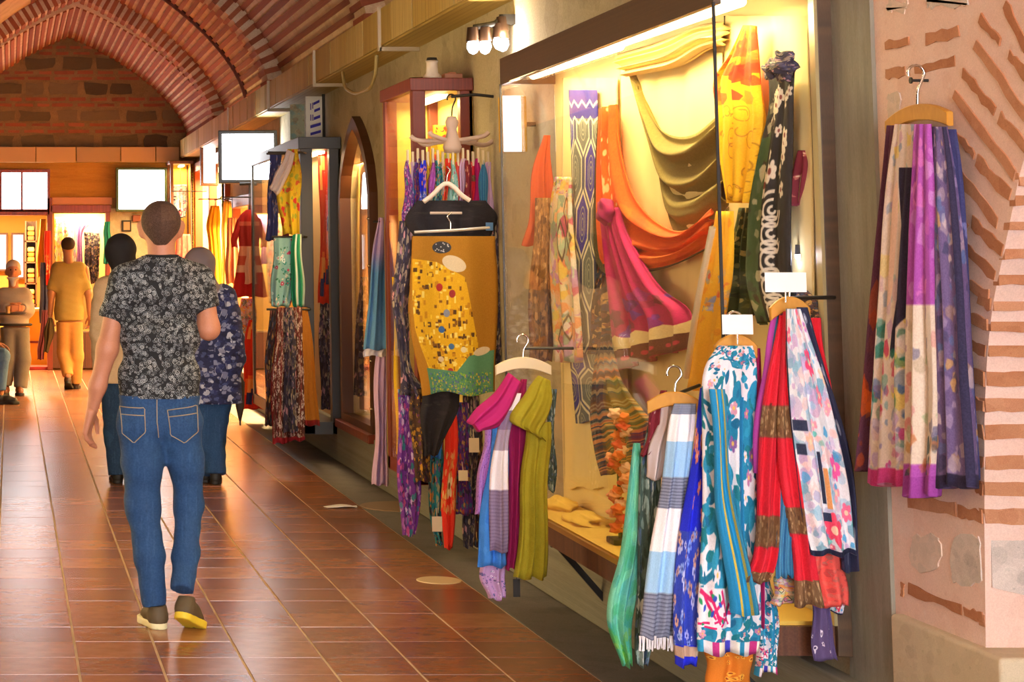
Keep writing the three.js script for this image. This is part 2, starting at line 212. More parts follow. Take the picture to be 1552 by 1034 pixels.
{
  const r = rng(21);
  const vaultPart = (inner, outer, d0, d1, bricks, name, label) => {
    const m = struct(name, worldUV(ringGeo(inner, outer, d0, d1), 0, 2, 0.6), mMortar, label);
    if (bricks) {
      const L = d1 - d0 + (bricks.h > 0.2 ? 0.03 : -0.02);
      const gs = [0.048, 0.054, 0.044].map((w) => new THREE.BoxGeometry(w, bricks.h, L));
      along(inner, bricks.pitch, 0.04).forEach(([x, y, a], i) => { if (bricks.keep && !bricks.keep(x, y)) return; const q = -0.014 - 0.006 * r(), off = bricks.h / 2 + q; piece(m, 'brick', gs[(r() * 3) | 0], (bricks.mats)[(r() * 4) | 0], V(x - Math.sin(a) * off, y + Math.cos(a) * off, -(d0 + d1) / 2), [0, 0, a + (r() - 0.5) * 0.05]); });
    }
  };
  const B = (h, pitch, keep, mats = brickMats) => ({ h, pitch, keep, mats });
  vaultPart(endIn, bayOut, 23.2, 26.9, B(0.1, 0.088, (x, y) => x > -0.4), 'ceiling', 'brick barrel vault before the end wall');
  vaultPart(bayIn, bayOut, 18.4, 22.8, B(0.08, 0.098, (x) => x > 0.2), 'ceiling_001', 'brick vault bay');
  vaultPart(bayIn, bayOut, 13.4, 18.0, B(0.08, 0.105, (x) => x > 1.0), 'ceiling_002', 'brick vault bay');
  vaultPart(bayIn, bayOut, 8.4, 13.0, B(0.08, 0.11, (x) => x > 1.9), 'ceiling_003', 'brick vault bay');
  vaultPart(bayIn, bayOut, 3.4, 8.0, null, 'ceiling_004', 'vault bay'); vaultPart(bayIn, bayOut, -7, 3.0, null, 'ceiling_005', 'vault bay');
  vaultPart(ribIn, bayOut, 22.8, 23.2, B(0.24, 0.088, (x) => x > -0.4, brickMats), 'ceiling_006', 'transverse brick arch of the vault');
  vaultPart(ribIn, bayOut, 18.0, 18.4, B(0.24, 0.1, (x) => x > 0.6, brickMats), 'ceiling_007', 'transverse brick arch of the vault');
  vaultPart(ribIn, bayOut, 13.0, 13.4, B(0.24, 0.1, (x) => x > 1.6, brickMats), 'ceiling_008', 'transverse brick arch of the vault');
  vaultPart(ribIn, bayOut, 8.0, 8.4, null, 'ceiling_009', 'transverse arch'); vaultPart(ribIn, bayOut, 3.0, 3.4, null, 'ceiling_010', 'transverse arch');
  // painted iron band across the vault
  const band = profile(1.70, 1.64, 40).map(([x, y]) => V(x, y, -20.6)); struct('trim_3', tube(band, 0.028, 80, 8), std(0x4a1410, { roughness: 0.6 }), 'dark red iron band under the vault');
}

// ---------------------------------------------------------------- end wall with stone and brick tympanum
const EW = 26.5, SE = 113;
const EX = (u) => P(u, 383, EW).x, EY = (v) => P(100, v, EW).y;
{
  const s = new THREE.Shape(); s.moveTo(-1.3, 0); s.lineTo(2.6, 0); s.lineTo(2.6, 4.6); s.lineTo(-1.3, 4.6); s.closePath();
  const hole = (x0, x1, y0, y1) => { const h = new THREE.Path(); h.moveTo(x0, y0); h.lineTo(x1, y0); h.lineTo(x1, y1); h.lineTo(x0, y1); h.closePath(); s.holes.push(h); };
  s.moveTo(-1.3, 0);
  hole(-0.8, EX(72), 0.02, EY(326)); hole(EX(79), EX(161), 0.5, EY(323));
  const wall = struct('wall_end', worldUV(new THREE.ExtrudeGeometry(s, { depth: 0.4, bevelEnabled: false }).translate(0, 0, -EW - 0.4), 0, 1, 0.5), mMortarDark, 'end wall of banded stone and brick');
  const r = rng(31), inArch = (x, y) => { const t = (x - CXV) / 1.62; return Math.abs(t) < 1 && y < SP + 1.42 * (0.55 * Math.sqrt(1 - t * t) + 0.45 * (1 - Math.abs(t))); };
  const addRow = (v0, v1, wMin, wMax, mats, name, gap) => { const y0 = EY(v1), y1 = EY(v0); let x = -0.95 + r() * 0.2; while (x < 2.45) { const w = lerp(wMin, wMax, r()), xm = x + w / 2; if (inArch(xm, y1)) { const j = 0.02; part(wall, name, worldUV(roughPoly([[x, y0], [xm, y0], [x + w, y0], [x + w, (y0 + y1) / 2], [x + w, y1], [xm, y1], [x, y1], [x, (y0 + y1) / 2]], 0.06, r, name === 'stone' ? 0.035 : 0.012), 0, 1, 1.3).translate(0, 0, -EW - 0.04), mats[(r() * 4) | 0]); } x += w + gap * (0.6 + r()); } };
  addRow(205, 222, 0.25, 0.55, stoneMats, 'stone', 0.07); addRow(197, 201.5, 0.15, 0.3, brickMats, 'brick', 0.05); addRow(187, 191.5, 0.15, 0.3, brickMats, 'brick', 0.05);
  addRow(168, 183, 0.25, 0.6, stoneMats, 'stone', 0.08); addRow(157, 161.5, 0.15, 0.3, brickMats, 'brick', 0.05); addRow(148, 153, 0.15, 0.3, brickMats, 'brick', 0.05);
  addRow(126, 143, 0.2, 0.5, stoneMats, 'stone', 0.07); addRow(117, 121, 0.15, 0.3, brickMats, 'brick', 0.05); addRow(108, 112.5, 0.15, 0.3, brickMats, 'brick', 0.05);
  addRow(88, 104, 0.2, 0.45, stoneMats, 'stone', 0.08); addRow(79, 83, 0.12, 0.22, brickMats, 'brick', 0.05); addRow(70, 74, 0.12, 0.22, brickMats, 'brick', 0.04);
  part(wall, 'plaster_band', box(-1.3, 2.5, EY(300), EY(247), -EW, -EW + 0.03), mOchre, 'ochre painted plaster band');
  part(wall, 'plaster_panel', box(EX(166), 2.5, 0.02, EY(316), -EW, -EW + 0.02), mCream);
  // timber of the shop fronts
  part(wall, 'lintel', rbox(EX(78), EX(170), EY(311), EY(299), -EW - 0.01, -EW + 0.07), std(0xb07a58, { roughness: 0.6 })); part(wall, 'lintel', rbox(EX(76), EX(168), EY(322), EY(311), -EW - 0.01, -EW + 0.1), mRedWood);
  part(wall, 'door_post', rbox(EX(71.5), EX(79.5), 0, EY(300), -EW - 0.1, -EW + 0.1), mRedWood); part(wall, 'door_post', rbox(EX(160), EX(166.5), 0, EY(311), -EW - 0.1, -EW + 0.08), mRedWood);
  part(wall, 'door_head', rbox(-0.95, EX(76), EY(326.5), EY(318), -EW - 0.1, -EW + 0.1), mRedWood); part(wall, 'threshold', rbox(-0.8, EX(72), 0, 0.045, -EW - 0.3, -EW + 0.06), std(0x9a1c12, { roughness: 0.5 }), 'red painted door sill');
  part(wall, 'stall_riser', rbox(EX(79), EX(161), 0.02, 0.5, -EW - 0.05, -EW + 0.05), mWood);
}
// cable duct of upright boards along the wall and over the end wall
{
  const y0 = 2.8, y1 = 3.045, d0 = 6.2, d1 = 26.3;
  const duct = thing('cable_duct', 'boxed cable duct of upright yellow boards running along the right wall', 'duct', V(2.39, y0, -16));
  part(duct, 'soffit', box(2.28, 2.498, y0, y0 + 0.02, -d1, -d0), mPanelWood[0]); part(duct, 'top_board', box(2.28, 2.498, y1 - 0.02, y1, -d1, -d0), mPanelWood[2]);
  const r = rng(41); let d = d0; const gs = [0.26, 0.3, 0.34].map((w) => [w, new THREE.BoxGeometry(0.018, y1 - y0 - 0.02, w)]);
  while (d < d1 - 0.3) { const [w, g] = gs[(r() * 3) | 0]; piece(duct, 'board', g, mPanelWood[(r() * 4) | 0], V(2.276 - 2.39 - r() * 0.006, (y1 - y0) / 2, -(d + w / 2) + 16)); d += w + 0.012; }
  for (const q of [9.3, 12.0, 14.6, 17.2, 20.4]) part(duct, 'bracket', merge([box(2.255, 2.498, y0 - 0.025, y0, -q - 0.03, -q), box(2.245, 2.265, y0 - 0.025, y1, -q - 0.03, -q)]), std(0xb9a98c, { roughness: 0.5 }), 'pale metal bracket');
  const e = thing('cable_duct', 'boxed cable duct of pale boards over the end wall shop fronts', 'duct', V(0.6, EY(247), -EW + 0.1)); let x = -1.2;
  part(e, 'soffit', box(-1.2, 2.26, EY(247), EY(247) + 0.02, -EW, -EW + 0.17), mPanelWood[0]);
  while (x < 1.95) { const w = 0.3 + r() * 0.35; part(e, 'board', rbox(x, Math.min(2.25, x + w), EY(247), EY(224), -EW + 0.15, -EW + 0.18 + r() * 0.02, 0.004), std([0xa8814f, 0x9a7a4f, 0xb08a58, 0x8f8a62][(r() * 4) | 0], { roughness: 0.6 })); x += w + 0.012; }
  // cable hanging under the duct
  one('cable', tube([P(471, 110, 13.4), P(478, 133, 13.3), P(497, 142, 12.9), P(520, 134, 12.4), P(535, 112, 12.2), P(542, 84, 12.15)].map((p) => p.setX(Math.min(Math.max(p.x, 2.262), 2.44))), 0.012), std(0x9c8a55, { roughness: 0.5 }), 'loop of yellowed cable sagging under the board duct', 'cable');
}
// ---------------------------------------------------------------- the long display case
const plan = (pts, y0, y1) => { const s = new THREE.Shape(); pts.forEach(([x, z], i) => i ? s.lineTo(x, -z) : s.moveTo(x, -z)); s.closePath(); return new THREE.ExtrudeGeometry(s, { depth: y1 - y0, bevelEnabled: false }).rotateX(-Math.PI / 2).translate(0, y0, 0); };
const CF = 8.93, CN = 5.98, XF = 2.22, XN = 2.14, caseX = (d) => lerp(XN, XF, (d - CN) / (CF - CN)), caseBase = 0.36, caseTop = 2.40;
const mFascia = mapped(tex(128, 256, 90, (g, w, h, r) => { g.fillStyle = '#4e3822'; g.fillRect(0, 0, w, h); for (let i = 0; i < 90; i++) { g.globalAlpha = 0.3; g.fillStyle = ['#3a2817', '#6a4c2e'][i % 2]; g.fillRect(0, r() * h, w, 1 + r() * 2); } g.globalAlpha = 1; }, 6), { roughness: 0.5 });
const mBackCloth = std(0xf0dc9c, { roughness: 0.9 }), mShelfCloth = std(0xe2bc52, { roughness: 0.8 });
{
  const c = thing('display_case', 'long lit glass display case of scarves bracketed to the wall', 'display case', V(2.33, caseBase, -(CF + CN) / 2));
  const quad = [[XF, -CF], [XN, -CN], [2.495, -CN], [2.495, -CF]];
  part(c, 'base_board', plan(quad, caseBase, 0.445), mWood); part(c, 'shelf_cloth', plan([[XF + 0.02, -CF + 0.02], [XN + 0.02, -CN - 0.02], [2.46, -CN - 0.02], [2.46, -CF + 0.02]], 0.445, 0.457), mShelfCloth, 'golden cloth on the case floor');
  part(c, 'gilt_edge', bar(V(XF - 0.004, 0.45, -CF), V(XN - 0.004, 0.45, -CN), 0.012, 0.02), std(0xc9a24a, { roughness: 0.3, metalness: 0.8 }));
  part(c, 'back_panel', box(2.465, 2.495, 0.445, caseTop, -CF, -CN), mBackCloth);
  part(c, 'roof_board', plan(quad, caseTop, caseTop + 0.025), mFascia);
  part(c, 'fascia', bar(V(XF + 0.012, 2.355, -CF), V(XN + 0.012, 2.355, -CN), 0.024, 0.1), mFascia); part(c, 'fascia_end', box(XF, 2.495, 2.31, caseTop, -CF, -CF + 0.02), mFascia); part(c, 'fascia_end', box(XN, 2.44, 2.345, caseTop, -CN - 0.02, -CN), mFascia);
  const tubeMat = glow(new THREE.Color().setRGB(1, 0.83, 0.5), 9);
  const tubeY = 2.333; const house = (o) => bar(V(XF + o, 2.372, -CF + 0.12), V(XN + o, 2.372, -CN - 0.1), 0.05, 0.04);
  part(c, 'lamp_housing', merge([house(0.065), house(0.125)]), std(0xd9cfae, { roughness: 0.5 }));
  for (const o of [0.065, 0.125]) for (const [a, b] of [[8.75, 7.5], [7.42, 6.15]]) { const g = new THREE.CylinderGeometry(0.019, 0.019, a - b, 14).rotateX(Math.PI / 2).translate(0, 0, 0); part(c, 'fluorescent_tube', g.translate(caseX((a + b) / 2) + o, 2.335, -(a + b) / 2), tubeMat, 'glowing fluorescent tube'); }
  areaLight(c, 2.6, 0.16, V((XF + XN) / 2 + 0.1, 2.315, -(CF + CN) / 2), V((XF + XN) / 2 + 0.19, 1.2, -(CF + CN) / 2), new THREE.Color().setRGB(1, 0.78, 0.36), 27).rotation.z += 0;
  const pane = (a, b) => bar(a, b, 0.006, 1.86);
  part(c, 'glass_pane', pane(V(XF + 0.004, 1.375, -CF), V(XN + 0.004, 1.375, -CN)), glassMat, 'front glass'); part(c, 'glass_pane', box(XF, 2.465, 0.445, 2.31, -CF - 0.003, -CF + 0.003), glassMat, 'end glass'); part(c, 'glass_pane', box(XN, 2.445, 0.445, 2.345, -CN - 0.003, -CN + 0.003), glassMat, 'end glass');
  part(c, 'edge_strip', bar(V(XN, 0.45, -CN), V(XN, 2.31, -CN), 0.008, 0.008), mDark); part(c, 'edge_strip', bar(V(XF, 0.45, -CF), V(XF, 2.31, -CF), 0.008, 0.008), mMetal);
  part(c, 'wall_post', rbox(2.445, 2.497, caseBase, caseTop, -CN - 0.05, -CN + 0.02, 0.004), mFascia, 'brown post against the wall'); part(c, 'post_strip', box(2.436, 2.446, 0.45, caseTop, -CN - 0.02, -CN + 0.02), std(0xc8b98a, { roughness: 0.3, metalness: 0.6 }));
  for (const d of [8.3, 6.6]) part(c, 'bracket', merge([bar(V(caseX(d) + 0.05, caseBase - 0.005, -d), V(2.49, 0.08, -d), 0.02, 0.025), bar(V(caseX(d) + 0.03, caseBase - 0.012, -d), V(2.49, caseBase - 0.012, -d), 0.02, 0.02)]), mDark, 'dark iron bracket under the case');
  // cream sheets hung over the back panel
  const sheet = (rows, seed) => part(c, 'back_cloth', clothGeo(rows, { X: 2.448 }, { seed, thick: 0.006, folds: 4, depth: 0.006, M: 30, N: 60, pinch: 0.8 }), mBackCloth, 'cream cloth hung over the back panel');
  sheet([[118, 852, 936], [300, 852, 940], [520, 852, 950], [740, 856, 955]], 3); sheet([[80, 938, 1094], [300, 945, 1094], [520, 955, 1096], [760, 960, 1098]], 4); sheet([[24, 1098, 1228], [300, 1100, 1232], [520, 1102, 1236], [860, 1108, 1240]], 5);
}
// ---------------------------------------------------------------- other cabinets
function cabinet(name, label, x0, x1, y0, y1, d0, d1, mat, w, backMat, lightK, lightC = WARM) {   // d0 near end, d1 far end; opens to the passage and to the near end
  const c = thing(name, label, 'cabinet', V((x0 + x1) / 2, y0, -(d0 + d1) / 2));
  part(c, 'base_board', box(x0, x1, y0, y0 + w, -d1, -d0), mat); part(c, 'top_board', rbox(x0 - 0.015, x1, y1 - w, y1, -d1, -d0 + 0.015, 0.006), mat);
  for (const [x, d] of [[x0, d0], [x1 - w, d0], [x0, d1 - w], [x1 - w, d1 - w]]) part(c, 'post', rbox(x, x + w, y0, y1, -d - w, -d, 0.004), mat);
  part(c, 'back_panel', box(x1 - 0.02, x1 - 0.002, y0, y1, -d1, -d0), backMat); part(c, 'end_panel', box(x0, x1, y0, y1, -d1 - 0.004, -d1 + 0.012), backMat);
  part(c, 'glass_pane', box(x0 + 0.008, x0 + 0.014, y0 + w, y1 - w, -d1 + w, -d0 - w), glassMat, 'front glass'); part(c, 'glass_pane', box(x0 + w, x1 - w, y0 + w, y1 - w, -d0 - 0.014, -d0 - 0.008), glassMat, 'end glass');
  const lx = lerp(x0, x1, 0.55), ly = y1 - w - 0.03; part(c, 'lamp', box(lx - 0.03, lx + 0.03, ly, ly + 0.02, -d1 + 0.1, -d0 - 0.08), glow(lightC, 6), 'lit strip lamp');
  areaLight(c, d1 - d0 - 0.2, 0.1, V(lx, ly - 0.01, -(d0 + d1) / 2), V(lx + 0.05, y0, -(d0 + d1) / 2), lightC, lightK); return c;
}
cabinet('display_cabinet', 'red-brown wooden glass cabinet behind the gold printed scarf', 2.17, 2.497, 0.32, 2.49, 10.64, 11.5, mRedWood, 0.07, std(0xd6bd63, { roughness: 0.8 }), 40, new THREE.Color().setRGB(1, 0.82, 0.36));
cabinet('display_cabinet', 'dark grey metal framed glass cabinet beside the arched window', 2.19, 2.497, 0.2, 2.42, 14.92, 18.0, mFrameGrey, 0.09, std(0xc9a978, { roughness: 0.8 }), 24, new THREE.Color().setRGB(1, 0.7, 0.36));
cabinet('display_cabinet', 'narrow yellow lit cabinet in the far corner', 2.1, 2.4, 0.3, 2.75, 25.9, 26.45, mWood, 0.04, std(0xe0b040, { roughness: 0.8 }), 110);
// ---------------------------------------------------------------- arched window
{
  const w = new THREE.Group(); w.name = 'window_1'; w.userData = { kind: 'structure', label: 'arched lit shop window in a brown frame' }; scene.add(w);
  const arc = (hw, rise, y) => { const o = [[-hw, 0.36 + (0.58 - hw)], [hw, 0.36 + (0.58 - hw)], [hw, y]]; for (let i = 1; i < 16; i++) { const x = 1 - 2 * i / 16; o.push([x * hw, y + rise * (0.6 * Math.sqrt(1 - x * x) + 0.4 * (1 - Math.abs(x)))]); } o.push([-hw, y]); return o; };
  const s = new THREE.Shape(), h = new THREE.Path(); arc(0.635, 0.56, 1.96).forEach(([a, b], i) => i ? s.lineTo(14.1 + a, b) : s.moveTo(14.1 + a, b)); arc(0.56, 0.48, 1.95).forEach(([a, b], i) => i ? h.lineTo(14.1 + a, b) : h.moveTo(14.1 + a, b)); s.holes.push(h);
  part(w, 'frame', rotWall(new THREE.ExtrudeGeometry(s, { depth: 0.08, bevelEnabled: false }), 2.44), std(0x53301c, { roughness: 0.45 }), 'brown arched wooden frame');
  part(w, 'niche', merge([box(2.9, 2.94, 0.3, 2.6, -14.75, -13.45), box(2.84, 3.12, 0.3, 0.36, -14.75, -13.45), box(2.84, 3.12, 0.3, 2.6, -14.79, -14.72), box(2.84, 3.12, 0.3, 2.6, -13.48, -13.41), box(2.84, 3.12, 2.55, 2.6, -14.75, -13.45)]), std(0xd9b25c, { roughness: 0.8 }));
  part(w, 'pane', box(2.52, 2.526, 0.36, 2.2, -14.66, -13.54), glassMat); part(w, 'lamp', box(2.57, 2.62, 2.21, 2.23, -14.5, -13.7), glow(WARM, 5));
  areaLight(w, 0.9, 0.1, V(2.6, 2.2, -14.1), V(2.64, 0.4, -14.1), WARM, 160);
  part(w, 'sill', rbox(2.4, 2.52, 0.27, 0.33, -14.78, -13.42), mRedWood);
  for (let i = 0; i < 5; i++) part(w, 'frame_stud', new THREE.SphereGeometry(0.012, 8, 6).translate(2.435, 0.5 + i * 0.32, -13.47), mChrome);
}
// ---------------------------------------------------------------- lit shops set into the right wall further on
{
  const room = (d0, d1, y1, k, c, wallC, nm, lab) => {
    const g = new THREE.Group(); g.name = nm; g.userData = { kind: 'structure', label: lab }; scene.add(g); const m = std(wallC, { roughness: 0.85 });
    part(g, 'shop_wall', merge([box(3.9, 3.95, 0, y1 + 0.1, -d1, -d0), box(2.8, 3.95, 0, y1 + 0.1, -d1 - 0.05, -d1), box(2.8, 3.95, 0, y1 + 0.1, -d0, -d0 + 0.05), box(2.8, 3.95, y1 + 0.02, y1 + 0.1, -d1, -d0)]), m); part(g, 'shop_floor', box(2.5, 3.95, 0.0, 0.1, -d1, -d0), mWood);
    part(g, 'lamp', box(2.62, 2.72, y1 - 0.03, y1 + 0.01, -d1 + 0.3, -d0 - 0.3), glow(c, 8)); areaLight(g, d1 - d0 - 0.6, 0.3, V(2.75, y1 - 0.05, -(d0 + d1) / 2), V(3.2, 0.4, -(d0 + d1) / 2), c, k);
    for (const d of [d0 + 0.03, (d0 + d1) / 2, d1 - 0.03]) part(g, 'post', rbox(2.44, 2.54, 0.1, y1, -d - 0.05, -d + 0.05), std(0x8a3a16, { roughness: 0.5 })); part(g, 'head', rbox(2.42, 2.54, y1 - 0.02, y1 + 0.1, -d1, -d0), mRedWood);
  };
  room(18.7, 21.9, 2.05, 260, AMBER, 0xe0b860, 'window_2', 'open lit shop beyond the grey cabinet'); room(22.5, 26.2, 2.62, 220, AMBER, 0xe8c070, 'window_3', 'open lit shop near the end wall');
}
// ---------------------------------------------------------------- lit sign boxes
function signBox(label, u0, v0, u1, v1, d, frameMat, k, depth = 0.1) {
  const a = P(u0, v1, d), b = P(u1, v0, d), s = thing('sign_box', label, 'sign', V((a.x + b.x) / 2, a.y, -d - depth / 2));
  part(s, 'housing', rbox(a.x - 0.035, b.x + 0.035, a.y - 0.035, b.y + 0.035, -d - depth, -d - 0.008, 0.008), frameMat); part(s, 'lit_face', box(a.x, b.x, a.y, b.y, -d - 0.012, -d), glow(COOL, 8), 'blank white lit face');
  areaLight(s, b.x - a.x, b.y - a.y, V((a.x + b.x) / 2, (a.y + b.y) / 2, -d + 0.01), V((a.x + b.x) / 2, (a.y + b.y) / 2, 0), COOL, k); return s;
}
const signA = signBox('large blank white lit sign box above the red dress', 338, 203, 415, 272, 18.3, mFrameGrey, 9); signA.rotation.y = -0.1;
signBox('narrow blank white lit sign box on a dark red post', 309, 217, 326, 277, 23.6, mWood, 9); signBox('blank white lit sign box in a green edged frame on end wall', 180, 258, 249, 317, 26.28, std(0x3c4a1e, { roughness: 0.5 }), 9);
{ const w = thing('transom_light', 'pair of blank white lit panes above the end shop door', 'sign', V(EX(38), EY(320), -EW + 0.06)); part(w, 'frame', merge([rbox(EX(-6), EX(76), EY(322), EY(317), -EW, -EW + 0.1), rbox(EX(-6), EX(76), EY(262), EY(257), -EW, -EW + 0.1), rbox(EX(71.5), EX(76), EY(320), EY(260), -EW, -EW + 0.1), rbox(EX(31.5), EX(35), EY(320), EY(260), -EW, -EW + 0.1), rbox(EX(-8), EX(3), EY(320), EY(260), -EW, -EW + 0.1)]), mRedWood);
  for (const [a, b] of [[3, 31.5], [35, 71.5]]) part(w, 'pane', box(EX(a), EX(b), EY(317), EY(262), -EW + 0.01, -EW + 0.06), glow(COOL, 8), 'blank lit pane'); areaLight(w, EX(71) - EX(3), EY(262) - EY(317), V(EX(37), EY(290), -EW + 0.08), V(EX(37), EY(290), 0), COOL, 9); }
{ const a = P(764, 230, 9.35), b = P(789, 145, 9.35), s = thing('sign_box', 'small glowing white sign box seen through the case end', 'sign', V((a.x + b.x) / 2, a.y, -9.4)); part(s, 'housing', rbox(a.x, b.x + 0.03, a.y, b.y, -9.45, -9.36, 0.006), std(0xd9a820, { roughness: 0.5 }), 'yellow side'); part(s, 'lit_face', box(a.x, b.x, a.y, b.y, -9.36, -9.35), glow(COOL, 1.7)); part(s, 'wall_arm', bar(V(b.x + 0.01, (a.y + b.y) / 2, -9.4), V(2.5, (a.y + b.y) / 2, -9.4), 0.02, 0.02), mDark); areaLight(s, b.x - a.x, b.y - a.y, V((a.x + b.x) / 2, (a.y + b.y) / 2, -9.34), V((a.x + b.x) / 2, (a.y + b.y) / 2, 0), COOL, 6); }
// ---------------------------------------------------------------- vertical banner with blue marks
{
  const t = tex(128, 352, 95, (g, w, h) => { g.fillStyle = '#d9d4c6'; g.fillRect(0, 0, w, h); g.fillStyle = '#35309a'; const bar2 = (x0, y0, x1, y1, th) => { g.beginPath(); g.moveTo(x0, y0); g.lineTo(x1, y1); g.lineTo(x1, y1 + th); g.lineTo(x0, y0 + th); g.fill(); }; bar2(34, 300, 116, 276, 22); bar2(34, 240, 116, 214, 24); bar2(62, 172, 112, 152, 24); bar2(66, 110, 112, 90, 22); bar2(60, 52, 108, 28, 22); g.fillStyle = '#6a5f8c'; g.fillRect(34, 150, 9, 50); g.fillRect(50, 150, 9, 50); g.fillRect(34, 58, 9, 54); g.fillRect(50, 52, 9, 50); }, 5);
  const a = P(464, 211, 15.6), b = P(488, 146, 15.6); const s = thing('banner', 'narrow white vertical banner with dark blue lettering on the wall', 'banner', V((a.x + b.x) / 2, a.y, -15.6));
  part(s, 'cloth', box(a.x, b.x, a.y, b.y, -15.615, -15.6), mapped(t)); part(s, 'pole', new THREE.CylinderGeometry(0.012, 0.012, b.y - a.y + 0.1, 10).translate(b.x + 0.012, (a.y + b.y) / 2, -15.61), mDark); part(s, 'side_cloth', box(P(440, 200, 15.65).x, a.x - 0.006, a.y, b.y - 0.06, -15.66, -15.645), mapped(tex(64, 128, 96, (g, w, h, r) => { g.fillStyle = '#8d8f74'; g.fillRect(0, 0, w, h); blotch(g, w, h, r, ['#5f8a8c', '#a89a7c', '#7c6a50'], 40, 4, 16, 0.6); })), 'faded printed side of the banner');
}
// ---------------------------------------------------------------- cluster of spot bulbs
{
  const d = 9.75, at = (u, v) => { const p = P(u, v, d); p.x = Math.min(p.x, 2.44); return p; };
  const s = thing('spot_lamp_cluster', 'cluster of five glowing bulbs on a dark bracket above the case corner', 'lamp', at(750, 40).setX(2.4));
  const bm = glow(new THREE.Color().setRGB(0.9, 0.9, 1), 6);
  part(s, 'rail', tube([at(718, 42), at(750, 36), at(776, 26), at(800, 22)], 0.016), mDark); part(s, 'wall_mount', bar(at(772, 30), V(2.5, at(772, 30).y, -d), 0.05, 0.05), mDark);
  for (const [u, v] of [[717, 66], [735, 66], [757, 60], [774, 50], [790, 62]]) { const p = at(u, v); part(s, 'socket', new THREE.CylinderGeometry(0.028, 0.034, 0.07, 14).translate(p.x, p.y + 0.045, p.z), std(0x3a2718, { roughness: 0.4, metalness: 0.6 })); part(s, 'arm', bar(V(p.x, p.y + 0.07, p.z), at(u + 3, v - 26), 0.012, 0.012), mDark);
    part(s, 'bulb', lathe([[0.001, -0.055], [0.02, -0.045], [0.032, -0.02], [0.03, 0.0], [0.018, 0.02], [0.001, 0.025]], 16).translate(p.x, p.y, p.z), bm, 'glowing white bulb'); pointLight(s, V(p.x, p.y - 0.01, p.z + 0.05), new THREE.Color().setRGB(1, 0.85, 0.7), 0.22, 1.2); }
}
// things on top of the red-brown cabinet
{ const p = P(655, 116, 10.75), s = thing('table_lamp', 'small white ceramic lamp standing on the red-brown cabinet', 'lamp', V(p.x, 2.49, p.z)); part(s, 'body', lathe([[0.001, 0], [0.05, 0], [0.05, 0.02], [0.034, 0.035], [0.03, 0.09], [0.036, 0.105], [0.001, 0.105]]).translate(p.x, 2.49, p.z), std(0xe8d8c0, { roughness: 0.4 })); part(s, 'cap', lathe([[0.001, 0.105], [0.03, 0.105], [0.026, 0.12], [0.001, 0.122]]).translate(p.x, 2.49, p.z), mDark);
  one('coiled_cable', tube(Array.from({ length: 17 }, (_, i) => V(2.3 + 0.045 * Math.cos(i * 0.8), 2.5 + i * 0.002, -11.1 + 0.05 * Math.sin(i * 0.8))), 0.01, 60), mDark, 'small dark coil of cable on the red-brown cabinet', 'cable');
  const b = V(2.42, 2.49, -10.8); one('small_box', merge([rbox(b.x - 0.05, b.x + 0.05, b.y, b.y + 0.035, b.z - 0.05, b.z + 0.05, 0.006), rbox(b.x - 0.02, b.x + 0.02, b.y + 0.035, b.y + 0.045, b.z - 0.02, b.z + 0.02, 0.004)]), std(0xc98a6a, { roughness: 0.6 }), 'flat pinkish box on the red-brown cabinet beside the lamp', 'box'); }
// floor covers
for (const [u, v, r, c, l] of [[665, 880, 0.105, 0xd8bd92, 'small pale round floor cover set in the tiles'], [605, 768, 0.24, 0x8a6a45, 'large brown round floor cover by the wall']]) { const q = ray(u, v), p = q.multiplyScalar(EYE / -q.y).add(camera.position); one('floor_cover', lathe([[0.001, 0.004], [r - 0.006, 0.004], [r, 0.001], [r, -0.006], [0.001, -0.006]], 48).translate(p.x, 0, p.z), std(c, { roughness: 0.45 }), l, 'floor cover'); }
{ const q = ray(515, 769), p = q.multiplyScalar(EYE / -q.y).add(camera.position); one('paper_scrap', loft([[V(p.x - 0.1, 0.004, p.z), V(p.x - 0.08, 0.004, p.z + 0.06)], [V(p.x, 0.014, p.z - 0.03), V(p.x, 0.01, p.z + 0.07)], [V(p.x + 0.1, 0.006, p.z), V(p.x + 0.1, 0.006, p.z + 0.04)]], V(0, 1, 0), { thick: 0.003, depth: 0.002, M: 10, N: 16 }), mPaper, 'crumpled white paper scrap lying on the tiles', 'paper'); }

// ---------------------------------------------------------------- lamps standing on the duct, lighting the vault
for (const [d, L, K] of [[10.7, 3, 1.5], [15.7, 3, 2.5], [20.6, 3.2, 8], [24.8, 2.4, 10]]) { const l = thing('uplight', 'strip lamp on top of the cable duct ' + (d < 12 ? 'above the red-brown cabinet' : d < 17 ? 'above the grey cabinet' : d < 22 ? 'above the large lit sign' : 'near the end wall'), 'lamp', V(2.41, 3.045, -d)); part(l, 'housing', rbox(2.38, 2.44, 3.046, 3.06, -d - L / 2, -d + L / 2, 0.004), mDark); part(l, 'lit_tube', new THREE.CylinderGeometry(0.01, 0.01, L - 0.1, 10).rotateX(Math.PI / 2).translate(2.41, 3.07, -d), glow(AMBER, 3)); areaLight(l, L - 0.1, 0.06, V(2.41, 3.085, -d), V(1.2, 4.2, -d), AMBER, K); }
